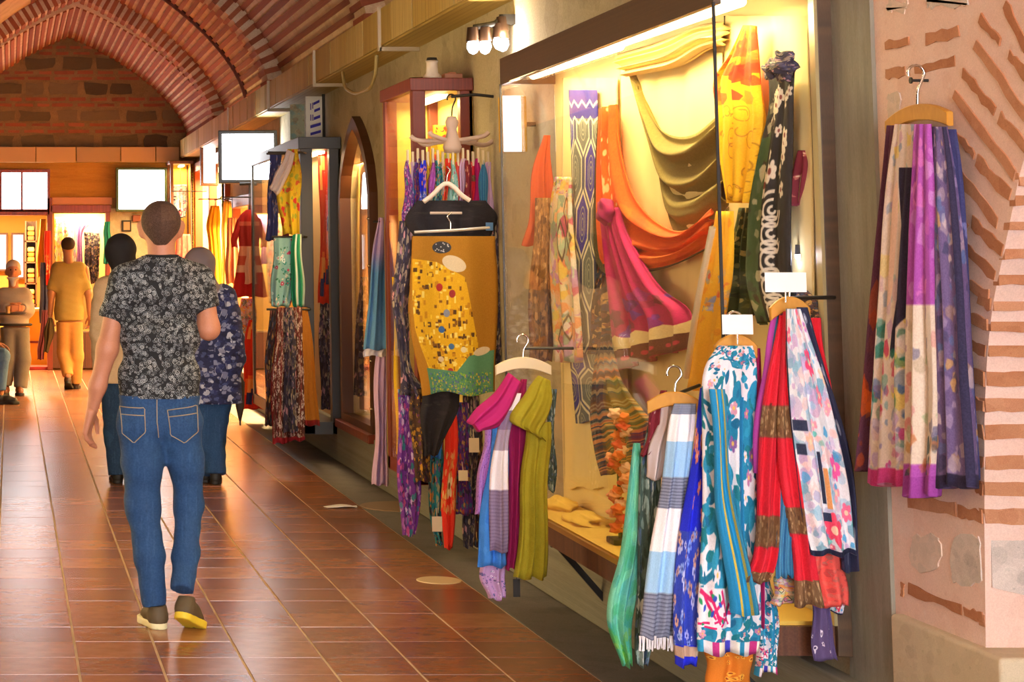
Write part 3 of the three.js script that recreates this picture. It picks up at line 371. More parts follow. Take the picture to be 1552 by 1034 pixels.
// ---------------------------------------------------------------- fabric prints
let fs = 200;
const fab = (draw, o = {}, grain = 9) => mapped(tex(o.w ?? 160, o.h ?? 320, fs++, draw, grain), { roughness: o.rough ?? 0.85, side: THREE.DoubleSide });
const fill = (g, w, h, c) => { g.fillStyle = c; g.fillRect(0, 0, w, h); };
function flower(g, x, y, s, c, c2, r) { g.fillStyle = c; for (let k = 0; k < 6; k++) { const a = k / 6 * 6.283 + r(); g.beginPath(); g.ellipse(x + Math.cos(a) * s * 0.55, y + Math.sin(a) * s * 0.55, s * 0.5, s * 0.34, a, 0, 6.3); g.fill(); } g.fillStyle = c2; g.beginPath(); g.arc(x, y, s * 0.28, 0, 6.3); g.fill(); }
function leaf(g, x, y, s, a, c) { g.fillStyle = c; g.beginPath(); g.moveTo(x, y); g.quadraticCurveTo(x + Math.cos(a + 0.8) * s * 1.2, y + Math.sin(a + 0.8) * s * 1.2, x + Math.cos(a) * s * 1.7, y + Math.sin(a) * s * 1.7); g.quadraticCurveTo(x + Math.cos(a - 0.8) * s * 1.2, y + Math.sin(a - 0.8) * s * 1.2, x, y); g.fill(); }
function vine(g, w, h, r, c, n = 5, lw = 3) { g.strokeStyle = c; g.lineWidth = lw; for (let i = 0; i < n; i++) { let x = r() * w, y = r() * h, a = r() * 6; g.beginPath(); g.moveTo(x, y); for (let k = 0; k < 8; k++) { a += (r() - 0.5) * 1.8; x += Math.cos(a) * 14; y += Math.sin(a) * 14; g.lineTo(x, y); } g.stroke(); } }
const floral = (bg, fc, lc, n = 26, s0 = 6, s1 = 15, o) => fab((g, w, h, r) => { fill(g, w, h, bg); for (let i = 0; i < n; i++) leaf(g, r() * w, r() * h, lerp(s0, s1, r()), r() * 6.3, lc[(r() * lc.length) | 0]); for (let i = 0; i < n; i++) flower(g, r() * w, r() * h, lerp(s0, s1, r()), fc[(r() * fc.length) | 0], fc[(r() * fc.length) | 0], r); o?.after?.(g, w, h, r); }, o);
const patches = (cols, n = 60, s0 = 6, s1 = 26, o) => fab((g, w, h, r) => { fill(g, w, h, cols[0]); blotch(g, w, h, r, cols, n * 3, s0 * 0.8, s1, 1.6); g.lineWidth = 2; for (let i = 0; i < n * 0.5; i++) { g.strokeStyle = cols[(r() * cols.length) | 0]; const x = r() * w, y = r() * h; g.beginPath(); g.moveTo(x, y); g.quadraticCurveTo(x + 16 * (r() - 0.5), y + 12, x + 26 * (r() - 0.5), y + 30 * r()); g.stroke(); } o?.after?.(g, w, h, r); }, o);
const paisley = (bg, c1, c2, n = 30, o) => fab((g, w, h, r) => { fill(g, w, h, bg); for (let i = 0; i < n; i++) { const x = r() * w, y = r() * h, s = 6 + r() * 10, a = r() * 6.3; g.fillStyle = c1; g.beginPath(); g.ellipse(x, y, s, s * 0.6, a, 0, 6.3); g.fill(); leaf(g, x, y, s * 0.9, a + 2.2, c1); g.fillStyle = c2; g.beginPath(); g.ellipse(x, y, s * 0.5, s * 0.28, a, 0, 6.3); g.fill(); } o?.after?.(g, w, h, r); }, o);
const bands = (list, o) => fab((g, w, h, r) => { const sum = list.reduce((a, b) => a + b[1], 0); let y = 0; for (const [c, k, line] of list) { const hh = k / sum * h; g.fillStyle = c; g.fillRect(0, y, w, hh + 1); if (line) { g.strokeStyle = line; g.lineWidth = 1.2; for (let q = y + 2; q < y + hh; q += 4) { g.globalAlpha = 0.7; g.beginPath(); g.moveTo(0, q); g.lineTo(w, q); g.stroke(); } g.globalAlpha = 1; } y += hh; } o?.after?.(g, w, h, r); }, o);
const stripes = (list, o) => fab((g, w, h, r) => { const sum = list.reduce((a, b) => a + b[1], 0); let x = 0; for (const [c, k] of list) { g.fillStyle = c; g.fillRect(x, 0, k / sum * w + 1, h); x += k / sum * w; } o?.after?.(g, w, h, r); }, o);
const plain = (c, o = {}) => std(c, { roughness: 0.82, side: THREE.DoubleSide, ...o });
const F_ = {
  lattice: fab((g, w, h) => { fill(g, w, h, '#50506e'); g.lineWidth = 5; for (let j = 0; j < 9; j++) for (let i = -1; i < 3; i++) { const x = i * 80 + (j % 2) * 40 + 40, y = j * 62 + 30 - 40; g.fillStyle = (i + j) % 3 ? '#6d6f6a' : '#3b2f9c'; g.strokeStyle = '#e0d8b8'; g.beginPath(); for (const [a, b] of [[0, -40], [30, -18], [30, 18], [0, 40], [-30, 18], [-30, -18]]) g.lineTo(x + a, y + b); g.closePath(); g.fill(); g.stroke(); g.strokeStyle = '#a9ab92'; g.lineWidth = 2; for (const q of [0.62, 0.4, 0.22]) { g.beginPath(); g.ellipse(x, y, 26 * q, 34 * q, 0, 0, 6.3); g.stroke(); } g.lineWidth = 5; } g.fillStyle = '#3d3194'; g.fillRect(0, 0, w, 42); g.strokeStyle = '#e8e0c4'; g.lineWidth = 4; for (const y of [16, 40]) { g.beginPath(); for (let x = 0; x <= w; x += 20) g.lineTo(x, y + ((x / 20) % 2) * 9); g.stroke(); } }, { w: 160, h: 480 }),
  pastel: patches(['#d8c0a0', '#e8b080', '#a8c0a0', '#b888b8', '#e09050', '#d8d0c8', '#b84a6a', '#7a9888', '#e0c050'], 150, 6, 20, { after: (g, w, h, r) => { g.strokeStyle = '#4a3a2a'; g.lineWidth = 3; for (let i = 0; i < 7; i++) { const x = r() * w, y = r() * h; g.beginPath(); g.moveTo(x, y); g.lineTo(x + 14, y + 22); g.lineTo(x, y + 44); g.lineTo(x - 14, y + 22); g.closePath(); g.stroke(); } } }),
  brownprint: patches(['#8a6238', '#a87a48', '#6a4626', '#c09460', '#5a3a20'], 120, 3, 12),
  orange: fab((g, w, h, r) => { fill(g, w, h, '#e8590e'); blotch(g, w, h, r, ['#f07818', '#d84408'], 30, 8, 30, 0.5); g.fillStyle = '#f0c088'; for (let i = 0; i < 60; i++) { g.beginPath(); g.arc(w * (0.25 + 0.4 * r()), h * 0.4 * r(), 1.5 + r() * 3, 0, 6.3); g.fill(); } g.fillStyle = '#4c4018'; g.fillRect(w * 0.92, 0, w * 0.08, h); }),
  khaki: fab((g, w, h, r) => { fill(g, w, h, '#94803c'); g.globalAlpha = 0.35; g.strokeStyle = '#5c4c1c'; for (let i = 0; i < 80; i++) { g.beginPath(); g.moveTo(i * 2, 0); g.lineTo(i * 2, h); g.stroke(); } for (let i = 0; i < 160; i++) { g.beginPath(); g.moveTo(0, i * 2); g.lineTo(w, i * 2); g.stroke(); } g.globalAlpha = 1; }),
  magenta: fab((g, w, h, r) => { fill(g, w, h, '#b80a62'); blotch(g, w, h, r, ['#a00854', '#cc1c74'], 30, 6, 20, 0.5); blotch(g, w, h * 0.16, r, ['#e0107c'], 2, 6, 20, 0.5); g.save(); g.translate(0, h * 0.62); blotch(g, w, h * 0.2, r, ['#5a2038', '#8a3aa0', '#c0106c', '#7040b0'], 26, 6, 18, 0.9); g.restore(); g.fillStyle = '#f0dca0'; g.beginPath(); g.moveTo(0, h * 0.84); for (let x = 0; x <= w; x += 10) g.lineTo(x, h * (0.83 + 0.015 * Math.sin(x * 0.5))); g.lineTo(w, h * 0.9); g.lineTo(0, h * 0.9); g.fill(); g.fillStyle = '#6a3a2c'; g.fillRect(0, h * 0.9, w, h * 0.1); g.fillStyle = '#c03a50'; for (let i = 0; i < 8; i++) { g.beginPath(); g.arc(i * 22 + 8, h * 0.95, 4, 0, 6.3); g.fill(); } }),
  darkmulti: patches(['#3a2a28', '#6a3a30', '#50405a', '#e0b060', '#3a4a60', '#8a5040'], 90, 4, 16),
  knit: fab((g, w, h, r) => { const c = ['#7a4a2a', '#3a3a54', '#c0622a', '#8a7a5a', '#30404a', '#a0886a', '#5a3a3a', '#d08a4a', '#2c2c3c']; for (let y = 0; y < h; y += 4) { g.strokeStyle = c[(r() * c.length) | 0]; g.lineWidth = 5; g.beginPath(); for (let x = 0; x <= w; x += 8) g.lineTo(x, y + 8 * Math.abs(((x / 20) % 2) - 1)); g.stroke(); } }),
  flame: fab((g, w, h, r) => { fill(g, w, h, '#f0b818'); blotch(g, w, h * 0.5, r, ['#f03c10', '#e82808', '#f86018'], 60, 10, 30, 0.9); g.save(); g.translate(0, h * 0.46); g.strokeStyle = '#b87808'; g.lineWidth = 1.5; for (let i = 0; i < 30; i++) { const x = r() * w, y = r() * h * 0.5; g.beginPath(); g.arc(x, y, 6 + r() * 8, r() * 6, r() * 6); g.stroke(); } g.restore(); }),
  yellow: fab((g, w, h, r) => { fill(g, w, h, '#f2b41c'); g.save(); g.translate(0, h * 0.3); blotch(g, w, h * 0.3, r, ['#7a90d0', '#e05030', '#c8b8e0', '#90a0d8', '#f0d060'], 40, 4, 14, 0.9); g.restore(); blotch(g, w, h, r, ['#e88a18', '#f0c848', '#d86820'], 30, 6, 16, 0.6); }),
  blackwhite: fab((g, w, h, r) => { fill(g, w, h, '#262220'); for (let i = 0; i < 26; i++) flower(g, w * (0.3 + 0.7 * r()), h * 0.5 * r(), 6 + r() * 8, '#d8cdb8', '#7a3a30', r); g.strokeStyle = '#d8d0c0'; g.lineWidth = 4; for (let j = 0; j < 5; j++) for (let k = 0; k < 3; k++) { g.beginPath(); g.arc(w * 0.68, h * (0.55 + j * 0.1), 5 + k * 9, 0.4 * j, 0.4 * j + 4.8); g.stroke(); } g.fillStyle = '#3f5a34'; g.fillRect(0, h * 0.3, w * 0.36, h * 0.7); blotch(g, w * 0.36, h, r, ['#58684a', '#c8c0a0', '#3a2c24'], 60, 3, 12, 0.9); }),
  wine: paisley('#7a1c2c', '#b86a5a', '#e0c0a0', 14), forest: patches(['#3c4a22', '#5a6430', '#8a8a50', '#2c3418', '#c8b060'], 60, 4, 14),
  mint: fab((g, w, h, r) => { fill(g, w, h, '#68bca4'); blotch(g, w, h, r, ['#78d0a8', '#2f9c90', '#4aa8b8', '#90d8a8', '#3aa060', '#38a080'], 130, 8, 32, 0.55); g.save(); g.translate(0, h * 0.8); blotch(g, w, h * 0.2, r, ['#2f9a48', '#8ac040', '#60b050'], 30, 8, 20, 0.6); g.restore(); }),
  leafdark: patches(['#3a5048', '#5a7068', '#283830', '#88a098', '#c8d0c8', '#4a6080'], 90, 4, 14), maroon: floral('#7a1a2a', ['#d8c8c0', '#c04a5a'], ['#501018'], 12, 4, 9), greysilk: plain(0xc9bcbc, { roughness: 0.6 }),
  bluestripe: bands([['#8890a4', 1, '#4a5064'], ['#f0eef0', 2.4], ['#9cc8ec', 1.9], ['#8a92a8', 1.6, '#454b60'], ['#f2f0f2', 2.4], ['#a0ccee', 1.9], ['#8a92a8', 1.9, '#454b60']]),
  royal: fab((g, w, h, r) => { fill(g, w, h, '#1a28d8'); for (let i = 0; i < 26; i++) flower(g, w * r(), h * (0.12 + 0.34 * r()), 10, '#e88a70', '#f0d0c0', r); g.save(); g.translate(0, h * 0.5); g.fillStyle = '#3048c0'; g.fillRect(0, 0, w, h * 0.36); for (let i = 0; i < 70; i++) flower(g, w * r(), h * 0.36 * r(), 4 + r() * 4, ['#8aa8f0', '#d8a890', '#c0c8f8'][i % 3], '#203090', r); g.fillStyle = '#c8a890'; g.fillRect(0, h * 0.37, w, h * 0.07); g.restore(); }),
  teal: fab((g, w, h, r) => { fill(g, w, h, '#e6e4ea'); vine(g, w, h, r, '#1a7a9a', 26, 7); for (let i = 0; i < 24; i++) { g.fillStyle = ['#1a88b0', '#1682a8', '#2a94bc'][i % 3]; g.beginPath(); g.ellipse(r() * w, r() * h, 8 + r() * 16, 10 + r() * 26, r() * 3, 0, 6.3); g.fill(); } for (let i = 0; i < 260; i++) leaf(g, r() * w, r() * h, 8 + r() * 12, r() * 6.3, ['#1a88b0', '#0f6a94', '#2a9ac0', '#0f7a88'][i % 4]); for (let i = 0; i < 60; i++) flower(g, r() * w, r() * h, 5 + r() * 6, ['#b878a0', '#d89ab0', '#8a60a0', '#e8e0e8'][i % 4], '#e8c060', r); g.fillStyle = '#1a88c0'; g.fillRect(w * 0.62, h * 0.3, w * 0.1, h * 0.5); g.save(); g.translate(0, h * 0.74); fill(g, w * 0.5, h * 0.12, '#ece8ee'); g.strokeStyle = '#d8206c'; g.lineWidth = 5; for (let i = 0; i < 12; i++) { const x = r() * w * 0.4; g.beginPath(); g.moveTo(x, r() * 60); g.lineTo(x + 30, r() * 60); g.stroke(); } for (let i = 0; i < 14; i++) leaf(g, r() * w * 0.5, r() * 60, 7, r() * 6, ['#2a9a60', '#3050c0'][i % 2]); g.restore(); for (let i = 0; i < 11; i++) { g.fillStyle = ['#2a9ac8', '#f0ecf0', '#c03080', '#f4e8d8', '#4040c0', '#e8e4d8'][i % 6]; g.fillRect(i * 20, h * 0.93, 20, h * 0.07); } }, { w: 200, h: 480 }),
  tealband: stripes([['#1a8ac0', 3], ['#c8b040', 0.7], ['#1a94c8', 2.5], ['#b8a848', 0.5], ['#2a88b0', 2]]), fuchsia: plain(0xb0106c), amber: paisley('#d87a18', '#f0b040', '#8a3a10', 20),
  purplepink: stripes([['#b040a0', 2], ['#2a6a90', 1], ['#e070b0', 2], ['#5a3a90', 1.4], ['#e8e0e8', 0.6]]),
  red: fab((g, w, h, r) => { fill(g, w, h, '#d81c34'); blotch(g, w, h, r, ['#e83848', '#b81028'], 40, 4, 14, 0.5); for (const y of [0.28, 0.62, 0.9]) { g.save(); g.translate(0, h * y); fill(g, w, h * 0.1, '#7a5a3a'); blotch(g, w, h * 0.1, r, ['#b8956a', '#5a3a28', '#d0b080'], 60, 1.5, 5, 0.9); g.restore(); } }),
  pleat: stripes(Array.from({ length: 14 }, (_, i) => [i % 2 ? '#2a6a9a' : '#4a90b8', 1])),
  whiteflower: fab((g, w, h, r) => { fill(g, w, h, '#dfe2e8'); blotch(g, w, h, r, ['#98c4dc', '#f4ecf0', '#c4a8d0', '#78a8c0', '#a8acd0', '#f0c8c8'], 220, 5, 18, 1); for (let i = 0; i < 16; i++) flower(g, w * r(), h * r(), 6 + r() * 7, ['#f0a0b0', '#c080c0', '#e86a88', '#f0c8b0'][i % 4], '#f8d0b0', r); for (const [x, y, c, s] of [[0.6, 0.22, '#e84a78', 18], [0.7, 0.35, '#f08098', 13], [0.75, 0.62, '#e858a0', 16], [0.55, 0.88, '#f04868', 26], [0.3, 0.52, '#f0b8a0', 12], [0.85, 0.8, '#e86a90', 14]]) flower(g, w * x, h * y, s, c, '#f8d0b0', r); for (const [x, y, q] of [[0.04, 0.44, 40], [0.06, 0.53, 24], [0.4, 0.8, 20]]) { g.fillStyle = '#2a3450'; g.fillRect(w * x, h * y, q, 13); } g.fillStyle = '#e8a060'; g.fillRect(w * 0.5, h * 0.62, 9, h * 0.16); g.fillStyle = '#20243c'; g.fillRect(w * 0.45, h * 0.56, 7, h * 0.2); blotch(g, w, h, r, ['#48a8e0', '#38b0a0', '#3a88c0'], 26, 3, 10, 0.9); g.fillStyle = '#20284a'; g.fillRect(0, h * 0.975, w, h * 0.025); g.fillRect(w * 0.955, 0, w * 0.045, h); g.fillRect(0, 0, w * 0.03, h); }),
  navy: paisley('#2c3050', '#8a90a8', '#c8ccd8', 16), salmon: patches(['#e85850', '#e06a60', '#c84a48', '#b86a60'], 60, 4, 14), purplepaisley: paisley('#5a4a78', '#d8d0e0', '#382c58', 16),
  lavdot: fab((g, w, h, r) => { fill(g, w, h, '#b07ac8'); g.fillStyle = '#7a4aa0'; for (let i = 0; i < 200; i++) { g.beginPath(); g.arc(r() * w, r() * h, 2.5, 0, 6.3); g.fill(); } }), blue: fab((g, w, h, r) => { fill(g, w, h, '#3a86e0'); blotch(g, w, h, r, ['#58a0f0', '#2a70d0'], 40, 6, 20, 0.5); }),
  plaid: bands([['#e8e4f0', 2], ['#8a7a9c', 2, '#6a5a80'], ['#a89ab4', 1.8], ['#ece8f4', 2], ['#8a7a9c', 2.2, '#6a5a80']]), crimson: plain(0x9c0f58), olive: fab((g, w, h, r) => { fill(g, w, h, '#a3981a'); blotch(g, w, h, r, ['#b0a428', '#948a14'], 40, 6, 24, 0.4); }),
  lilacfloral: floral('#c8a0d0', ['#8a6ab0', '#f0e0f0', '#5a5a98'], ['#7a90a0', '#5a4a80'], 40, 4, 9),
  mosaic: fab((g, w, h, r) => { fill(g, w, h, '#b07a18'); g.save(); g.beginPath(); g.moveTo(w * 0.02, h * 0.14); g.lineTo(w * 0.3, h * 0.16); g.lineTo(w * 0.62, h * 0.25); g.lineTo(w * 0.78, h * 0.58); g.lineTo(w * 0.74, h * 0.9); g.lineTo(w * 0.2, h * 0.9); g.lineTo(w * 0.06, h * 0.5); g.closePath(); g.clip(); fill(g, w, h, '#e2ae12'); for (let i = 0; i < 700; i++) { g.fillStyle = ['#f0c828', '#c88a10', '#8a5a14', '#f4dc70', '#5a3a18', '#e8b820'][(r() * 6) | 0]; g.fillRect(r() * w, r() * h, 3 + r() * 8, 4 + r() * 12); } for (const [x, y, c] of [[0.34, 0.3, '#b02c28'], [0.48, 0.33, '#a03030'], [0.42, 0.42, '#8a90a0'], [0.36, 0.5, '#3a68a8'], [0.46, 0.6, '#4a70a0'], [0.42, 0.76, '#b04038'], [0.32, 0.68, '#e0c8a0'], [0.6, 0.62, '#e8d8a8']]) { g.fillStyle = c; g.beginPath(); g.arc(w * x, h * y, 9, 0, 6.3); g.fill(); } g.restore(); g.fillStyle = '#5a9470'; g.beginPath(); g.moveTo(w * 0.12, h * 0.74); g.lineTo(w * 0.5, h * 0.77); g.lineTo(w * 0.66, h * 0.66); g.lineTo(w * 0.97, h * 0.62); g.lineTo(w * 0.97, h); g.lineTo(w * 0.12, h); g.fill(); for (let i = 0; i < 420; i++) { g.fillStyle = ['#3a7a8a', '#8ab848', '#c8b850', '#4a8858', '#5a6ab0'][(r() * 5) | 0]; g.fillRect(w * (0.13 + 0.8 * r()), h * (0.77 + 0.23 * r()), 2 + r() * 4, 5 + r() * 8); } g.fillStyle = '#e0cfae'; g.beginPath(); g.ellipse(w * 0.5, h * 0.17, 36, 22, 0.4, 0, 6.3); g.fill(); g.beginPath(); g.ellipse(w * 0.82, h * 0.63, 26, 12, -0.3, 0, 6.3); g.fill(); g.fillStyle = '#3a3c44'; g.beginPath(); g.ellipse(w * 0.36, h * 0.07, 28, 18, 0, 0, 6.3); g.fill(); g.fillStyle = '#d8d8d8'; for (let i = 0; i < 14; i++) { g.beginPath(); g.arc(w * (0.28 + 0.16 * r()), h * (0.04 + 0.06 * r()), 2, 0, 6.3); g.fill(); } }, { w: 256, h: 480 }),
  black: fab((g, w, h, r) => { fill(g, w, h, '#221e26'); blotch(g, w, h, r, ['#3a3038', '#4a443c', '#1a161c'], 50, 4, 16, 0.5); }), greyprint: patches(['#3a3448', '#a89888', '#c8b898', '#54506a', '#242030', '#d8a0a8', '#88785a'], 110, 3, 13),
  jewel: patches(['#5a2a80', '#2a5a9c', '#b84a30', '#2c2444', '#c8a040', '#30707a', '#8a3a70'], 110, 3, 12), violet: patches(['#6a2a8c', '#a060b0', '#2a7a80', '#d8c0d8', '#3a2050', '#c85088'], 100, 3, 14), redgold: fab((g, w, h, r) => { fill(g, w, h, '#e0301c'); g.save(); g.translate(0, h * 0.35); blotch(g, w, h * 0.4, r, ['#d8b060', '#e8c880', '#c89040'], 60, 6, 16, 0.9); flower(g, w * 0.5, h * 0.22, 26, '#e8d8b0', '#6a4a20', r); g.restore(); }),
  umber: patches(['#4a3020', '#c08a20', '#2a2028', '#8a6a30', '#5a2a50', '#1c1820'], 90, 4, 14), tealink: patches(['#1a8088', '#2c3038', '#c0a070', '#7a5a9c', '#1c2428', '#e08030'], 90, 4, 13),
  lilacblue: fab((g, w, h) => { const q = g.createLinearGradient(0, 0, 0, h); q.addColorStop(0, '#b89ac0'); q.addColorStop(0.35, '#a090c8'); q.addColorStop(0.5, '#5088c0'); q.addColorStop(1, '#6098c8'); g.fillStyle = q; g.fillRect(0, 0, w, h); }), lilac: plain(0xc8a8cc), 
  burgundy: fab((g, w, h, r) => { fill(g, w, h, '#5a3028'); for (let i = 0; i < 420; i++) flower(g, r() * w, r() * h, 3 + r() * 6, ['#d0c0b0', '#8a5048', '#e0d0c0', '#702020', '#c0a898'][i % 5], '#401818', r); for (let x = 8; x < w; x += 38) { g.fillStyle = '#8a1c28'; g.fillRect(x, 0, 4, h); } g.fillStyle = '#a01828'; g.fillRect(0, h * 0.96, w, h * 0.04); g.fillRect(0, 0, 6, h); }), mustard: fab((g, w, h, r) => { fill(g, w, h, '#b8741c'); blotch(g, w, h, r, ['#a06014', '#c88a30'], 40, 3, 10, 0.6); g.fillStyle = '#901c1c'; g.fillRect(0, h * 0.95, w, h * 0.05); }),
  turq: floral('#88b8b4', ['#e0e8e0', '#c03a60', '#2a8a80'], ['#3a7a60', '#e8d8c0'], 34, 5, 12), greenstripe: stripes([['#1a8a60', 2], ['#e0e8e0', 1], ['#2a9a70', 2], ['#c8d8c8', 1]]), yellowgreen: patches(['#c8a818', '#d8b830', '#a88a10', '#8a9a30', '#c02828'], 40, 6, 18), navyblue: paisley('#34386c', '#6a70a8', '#b89060', 26),
  orangered: fab((g, w, h, r) => { fill(g, w, h, '#d83018'); for (let i = 0; i < 18; i++) { g.fillStyle = ['#f07030', '#28306a', '#f0a050'][i % 3]; g.fillRect(r() * w, r() * h, 20 + r() * 30, 20 + r() * 40); } }), dress: bands([['#d82a20', 3], ['#e87050', 0.6], ['#b83028', 2.2], ['#f0a070', 0.7], ['#d85838', 0.6], ['#f0b080', 0.5], ['#c01810', 2]]),
  pinkdress: plain(0xe89a78), yellowdress: plain(0xd89a18), navyband: fab((g, w, h, r) => { fill(g, w, h, '#6a5a8a'); blotch(g, w, h, r, ['#9a8ab4', '#44426c', '#b0a0a8', '#c09a68', '#5a70a8', '#c8b8c0'], 220, 3, 11, 1); g.fillStyle = '#2a2648'; g.fillRect(0, h * 0.965, w, h * 0.035); g.fillRect(w * 0.94, 0, w * 0.06, h); }),
  purplerust: fab((g, w, h, r) => { fill(g, w, h, '#5a3048'); blotch(g, w, h, r, ['#6a3850', '#4a2838', '#7a4040'], 30, 6, 18, 0.5); g.save(); g.translate(0, h * 0.5); blotch(g, w, h * 0.3, r, ['#e07020', '#d86018', '#a04020'], 40, 6, 20, 0.9); g.restore(); g.save(); g.translate(0, h * 0.72); blotch(g, w, h * 0.28, r, ['#8a3a2c', '#5a2a30', '#b05030'], 50, 3, 10, 0.9); g.restore(); }),
  portraitless: fab((g, w, h, r) => { fill(g, w, h, '#d8c8b8'); blotch(g, w, h, r, ['#e0c860', '#c8a8a8', '#70a0a8', '#e8d8c8', '#b890b8', '#6a88b0'], 130, 4, 14, 0.8); g.fillStyle = '#26203a'; g.beginPath(); g.moveTo(w * 0.56, h * 0.15); g.lineTo(w * 0.95, h * 0.15); g.lineTo(w * 0.9, h * 0.55); g.lineTo(w * 0.55, h * 0.66); g.lineTo(w * 0.7, h * 0.4); g.closePath(); g.fill(); g.fillStyle = '#e0bca4'; g.beginPath(); g.ellipse(w * 0.5, h * 0.36, 16, 52, 0.1, 0, 6.3); g.fill(); g.save(); g.translate(0, h * 0.55); blotch(g, w, h * 0.26, r, ['#2a8070', '#4a70b0', '#e0d8d8', '#c03a58', '#1a6a58'], 60, 4, 12, 0.9); g.restore(); g.save(); g.translate(0, h * 0.8); blotch(g, w, h * 0.16, r, ['#b8a0d0', '#d8c8e0', '#c84a90', '#8a80b0'], 60, 3, 10, 0.9); g.restore(); g.fillStyle = '#c83a80'; g.fillRect(0, h * 0.955, w, h * 0.045); }),
  orchid: fab((g, w, h, r) => { fill(g, w, h, '#a850b0'); blotch(g, w, h * 0.55, r, ['#d070c0', '#8a3a98', '#c890d0', '#e088c0'], 60, 5, 18, 0.7); g.save(); g.translate(0, h * 0.52); fill(g, w, h * 0.4, '#d8cab8'); blotch(g, w, h * 0.4, r, ['#e0d4c4', '#8a6a8a', '#b8a890', '#5a5a80', '#c05a60', '#a8b890'], 50, 3, 11, 0.8); g.restore(); g.save(); g.translate(0, h * 0.84); blotch(g, w, h * 0.12, r, ['#c07040', '#3a4a50', '#b88a50'], 30, 3, 10, 0.9); g.restore(); g.fillStyle = '#9a40a0'; g.fillRect(0, h * 0.95, w, h * 0.05); }),
};
// ---------------------------------------------------------------- hangers
const mHangerWood = mapped(tex(128, 64, 99, (g, w, h, r) => { g.fillStyle = '#c98f2e'; g.fillRect(0, 0, w, h); for (let i = 0; i < 40; i++) { g.globalAlpha = 0.3; g.fillStyle = ['#a87020', '#e0ae50'][i % 2]; g.fillRect(0, r() * h, w, 1 + r()); } g.globalAlpha = 1; }, 6), { roughness: 0.45 });
function hook(p, h, r = 0.004) { const o = []; for (let i = 0; i <= 10; i++) { const a = -0.4 + i / 10 * 3.9; o.push(V(p.x + 0.022 * Math.cos(a) - 0.0, p.y + h + 0.022 * Math.sin(a), p.z)); } return tube([V(p.x, p.y, p.z), V(p.x + 0.004, p.y + h * 0.5, p.z), ...o], r, 40, 6); }
function combHanger(label, a, b, mat, n, hookH = 0.11) {   // bowed wooden bar with holes and a steel hook, from a to b
  const m = a.clone().lerp(b, 0.5), g = thing('scarf_hanger', label, 'hanger', m.clone()), L = a.distanceTo(b), dir = b.clone().sub(a).normalize(), s = new THREE.Shape();
  s.moveTo(-L / 2, -0.012); s.quadraticCurveTo(0, 0.04, L / 2, -0.012); s.lineTo(L / 2, 0.02); s.quadraticCurveTo(0, 0.085, -L / 2, 0.02); s.closePath();
  for (let i = 0; i < n; i++) { const x = lerp(-0.42, 0.42, i / (n - 1)) * L, y = 0.03 * (1 - (2 * x / L) ** 2) + 0.005, h = new THREE.Path(); h.absellipse(x, y, 0.011, 0.011, 0, 6.2832); s.holes.push(h); }
  const geo = new THREE.ExtrudeGeometry(s, { depth: 0.012, bevelEnabled: true, bevelSize: 0.003, bevelThickness: 0.003, bevelSegments: 1 }).translate(0, 0, -0.006); geo.rotateY(Math.atan2(-dir.z, dir.x)).translate(m.x, m.y, m.z); part(g, 'bar', geo, mat); const hk = hook(V(0, 0, 0), hookH); hk.translate(m.x, m.y + 0.05, m.z); part(g, 'hook', hk, mChrome, 'steel hook'); return g;
}
// ---------------------------------------------------------------- scarves on the pier hanger
{
  const W = (X) => ({ X }), G = 'scarves on the pier hanger';
  combHanger('bowed yellow wooden scarf hanger hooked on the pink pier', PX(1346, 188, 2.465), PX(1440, 190, 2.465), mHangerWood, 7, 0.09);
  { const p = PX(1390, 122, 2.47); one('wall_nail', merge([new THREE.CylinderGeometry(0.004, 0.004, 0.05, 8).rotateZ(Math.PI / 2).translate(2.478, p.y, p.z), new THREE.CylinderGeometry(0.009, 0.009, 0.004, 10).rotateZ(Math.PI / 2).translate(2.453, p.y, p.z)]), mDark, 'dark nail in the pink pier above the yellow hanger', 'nail'); }
  scarf('scarf', 'narrow plum and rust scarf at the edge of the pier hanger', [[190, 1348, 1358], [300, 1340, 1352], [450, 1328, 1342], [600, 1316, 1336], [712, 1309, 1320]], W(2.455), F_.purplerust, G, { folds: 1.5, thick: 0.014 });
  scarf('scarf', 'cream scarf with dark and teal print and pink hem on the pier hanger', [[188, 1358, 1388], [300, 1344, 1390], [450, 1336, 1388], [600, 1326, 1386], [735, 1316, 1388]], W(2.435), F_.portraitless, G, { folds: 3, depth: 0.012 });
  scarf('scarf', 'orchid purple scarf with cream lower half and violet hem on the pier hanger', [[188, 1390, 1412], [300, 1387, 1416], [450, 1386, 1420], [600, 1382, 1428], [752, 1376, 1420]], W(2.42), F_.orchid, G, { folds: 2.5 });
  scarf('scarf', 'turquoise printed scarf tucked behind the purple one on the pier hanger', [[188, 1380, 1400], [320, 1378, 1402], [520, 1374, 1400], [650, 1370, 1400]], W(2.455), F_.turq, G, { folds: 2 });
  scarf('scarf', 'grey-violet scarf with navy border on the pier hanger', [[192, 1414, 1432], [300, 1416, 1446], [450, 1420, 1462], [600, 1418, 1470], [738, 1418, 1478]], W(2.44), F_.navyband, G, { folds: 3 });
  scarf('scarf', 'blue and ochre streaked scarf at the outer end of the pier hanger', [[196, 1430, 1446], [300, 1436, 1456], [450, 1446, 1466], [600, 1456, 1472], [725, 1464, 1479]], W(2.46), F_.navyblue, G, { folds: 1.5, thick: 0.014 });
}
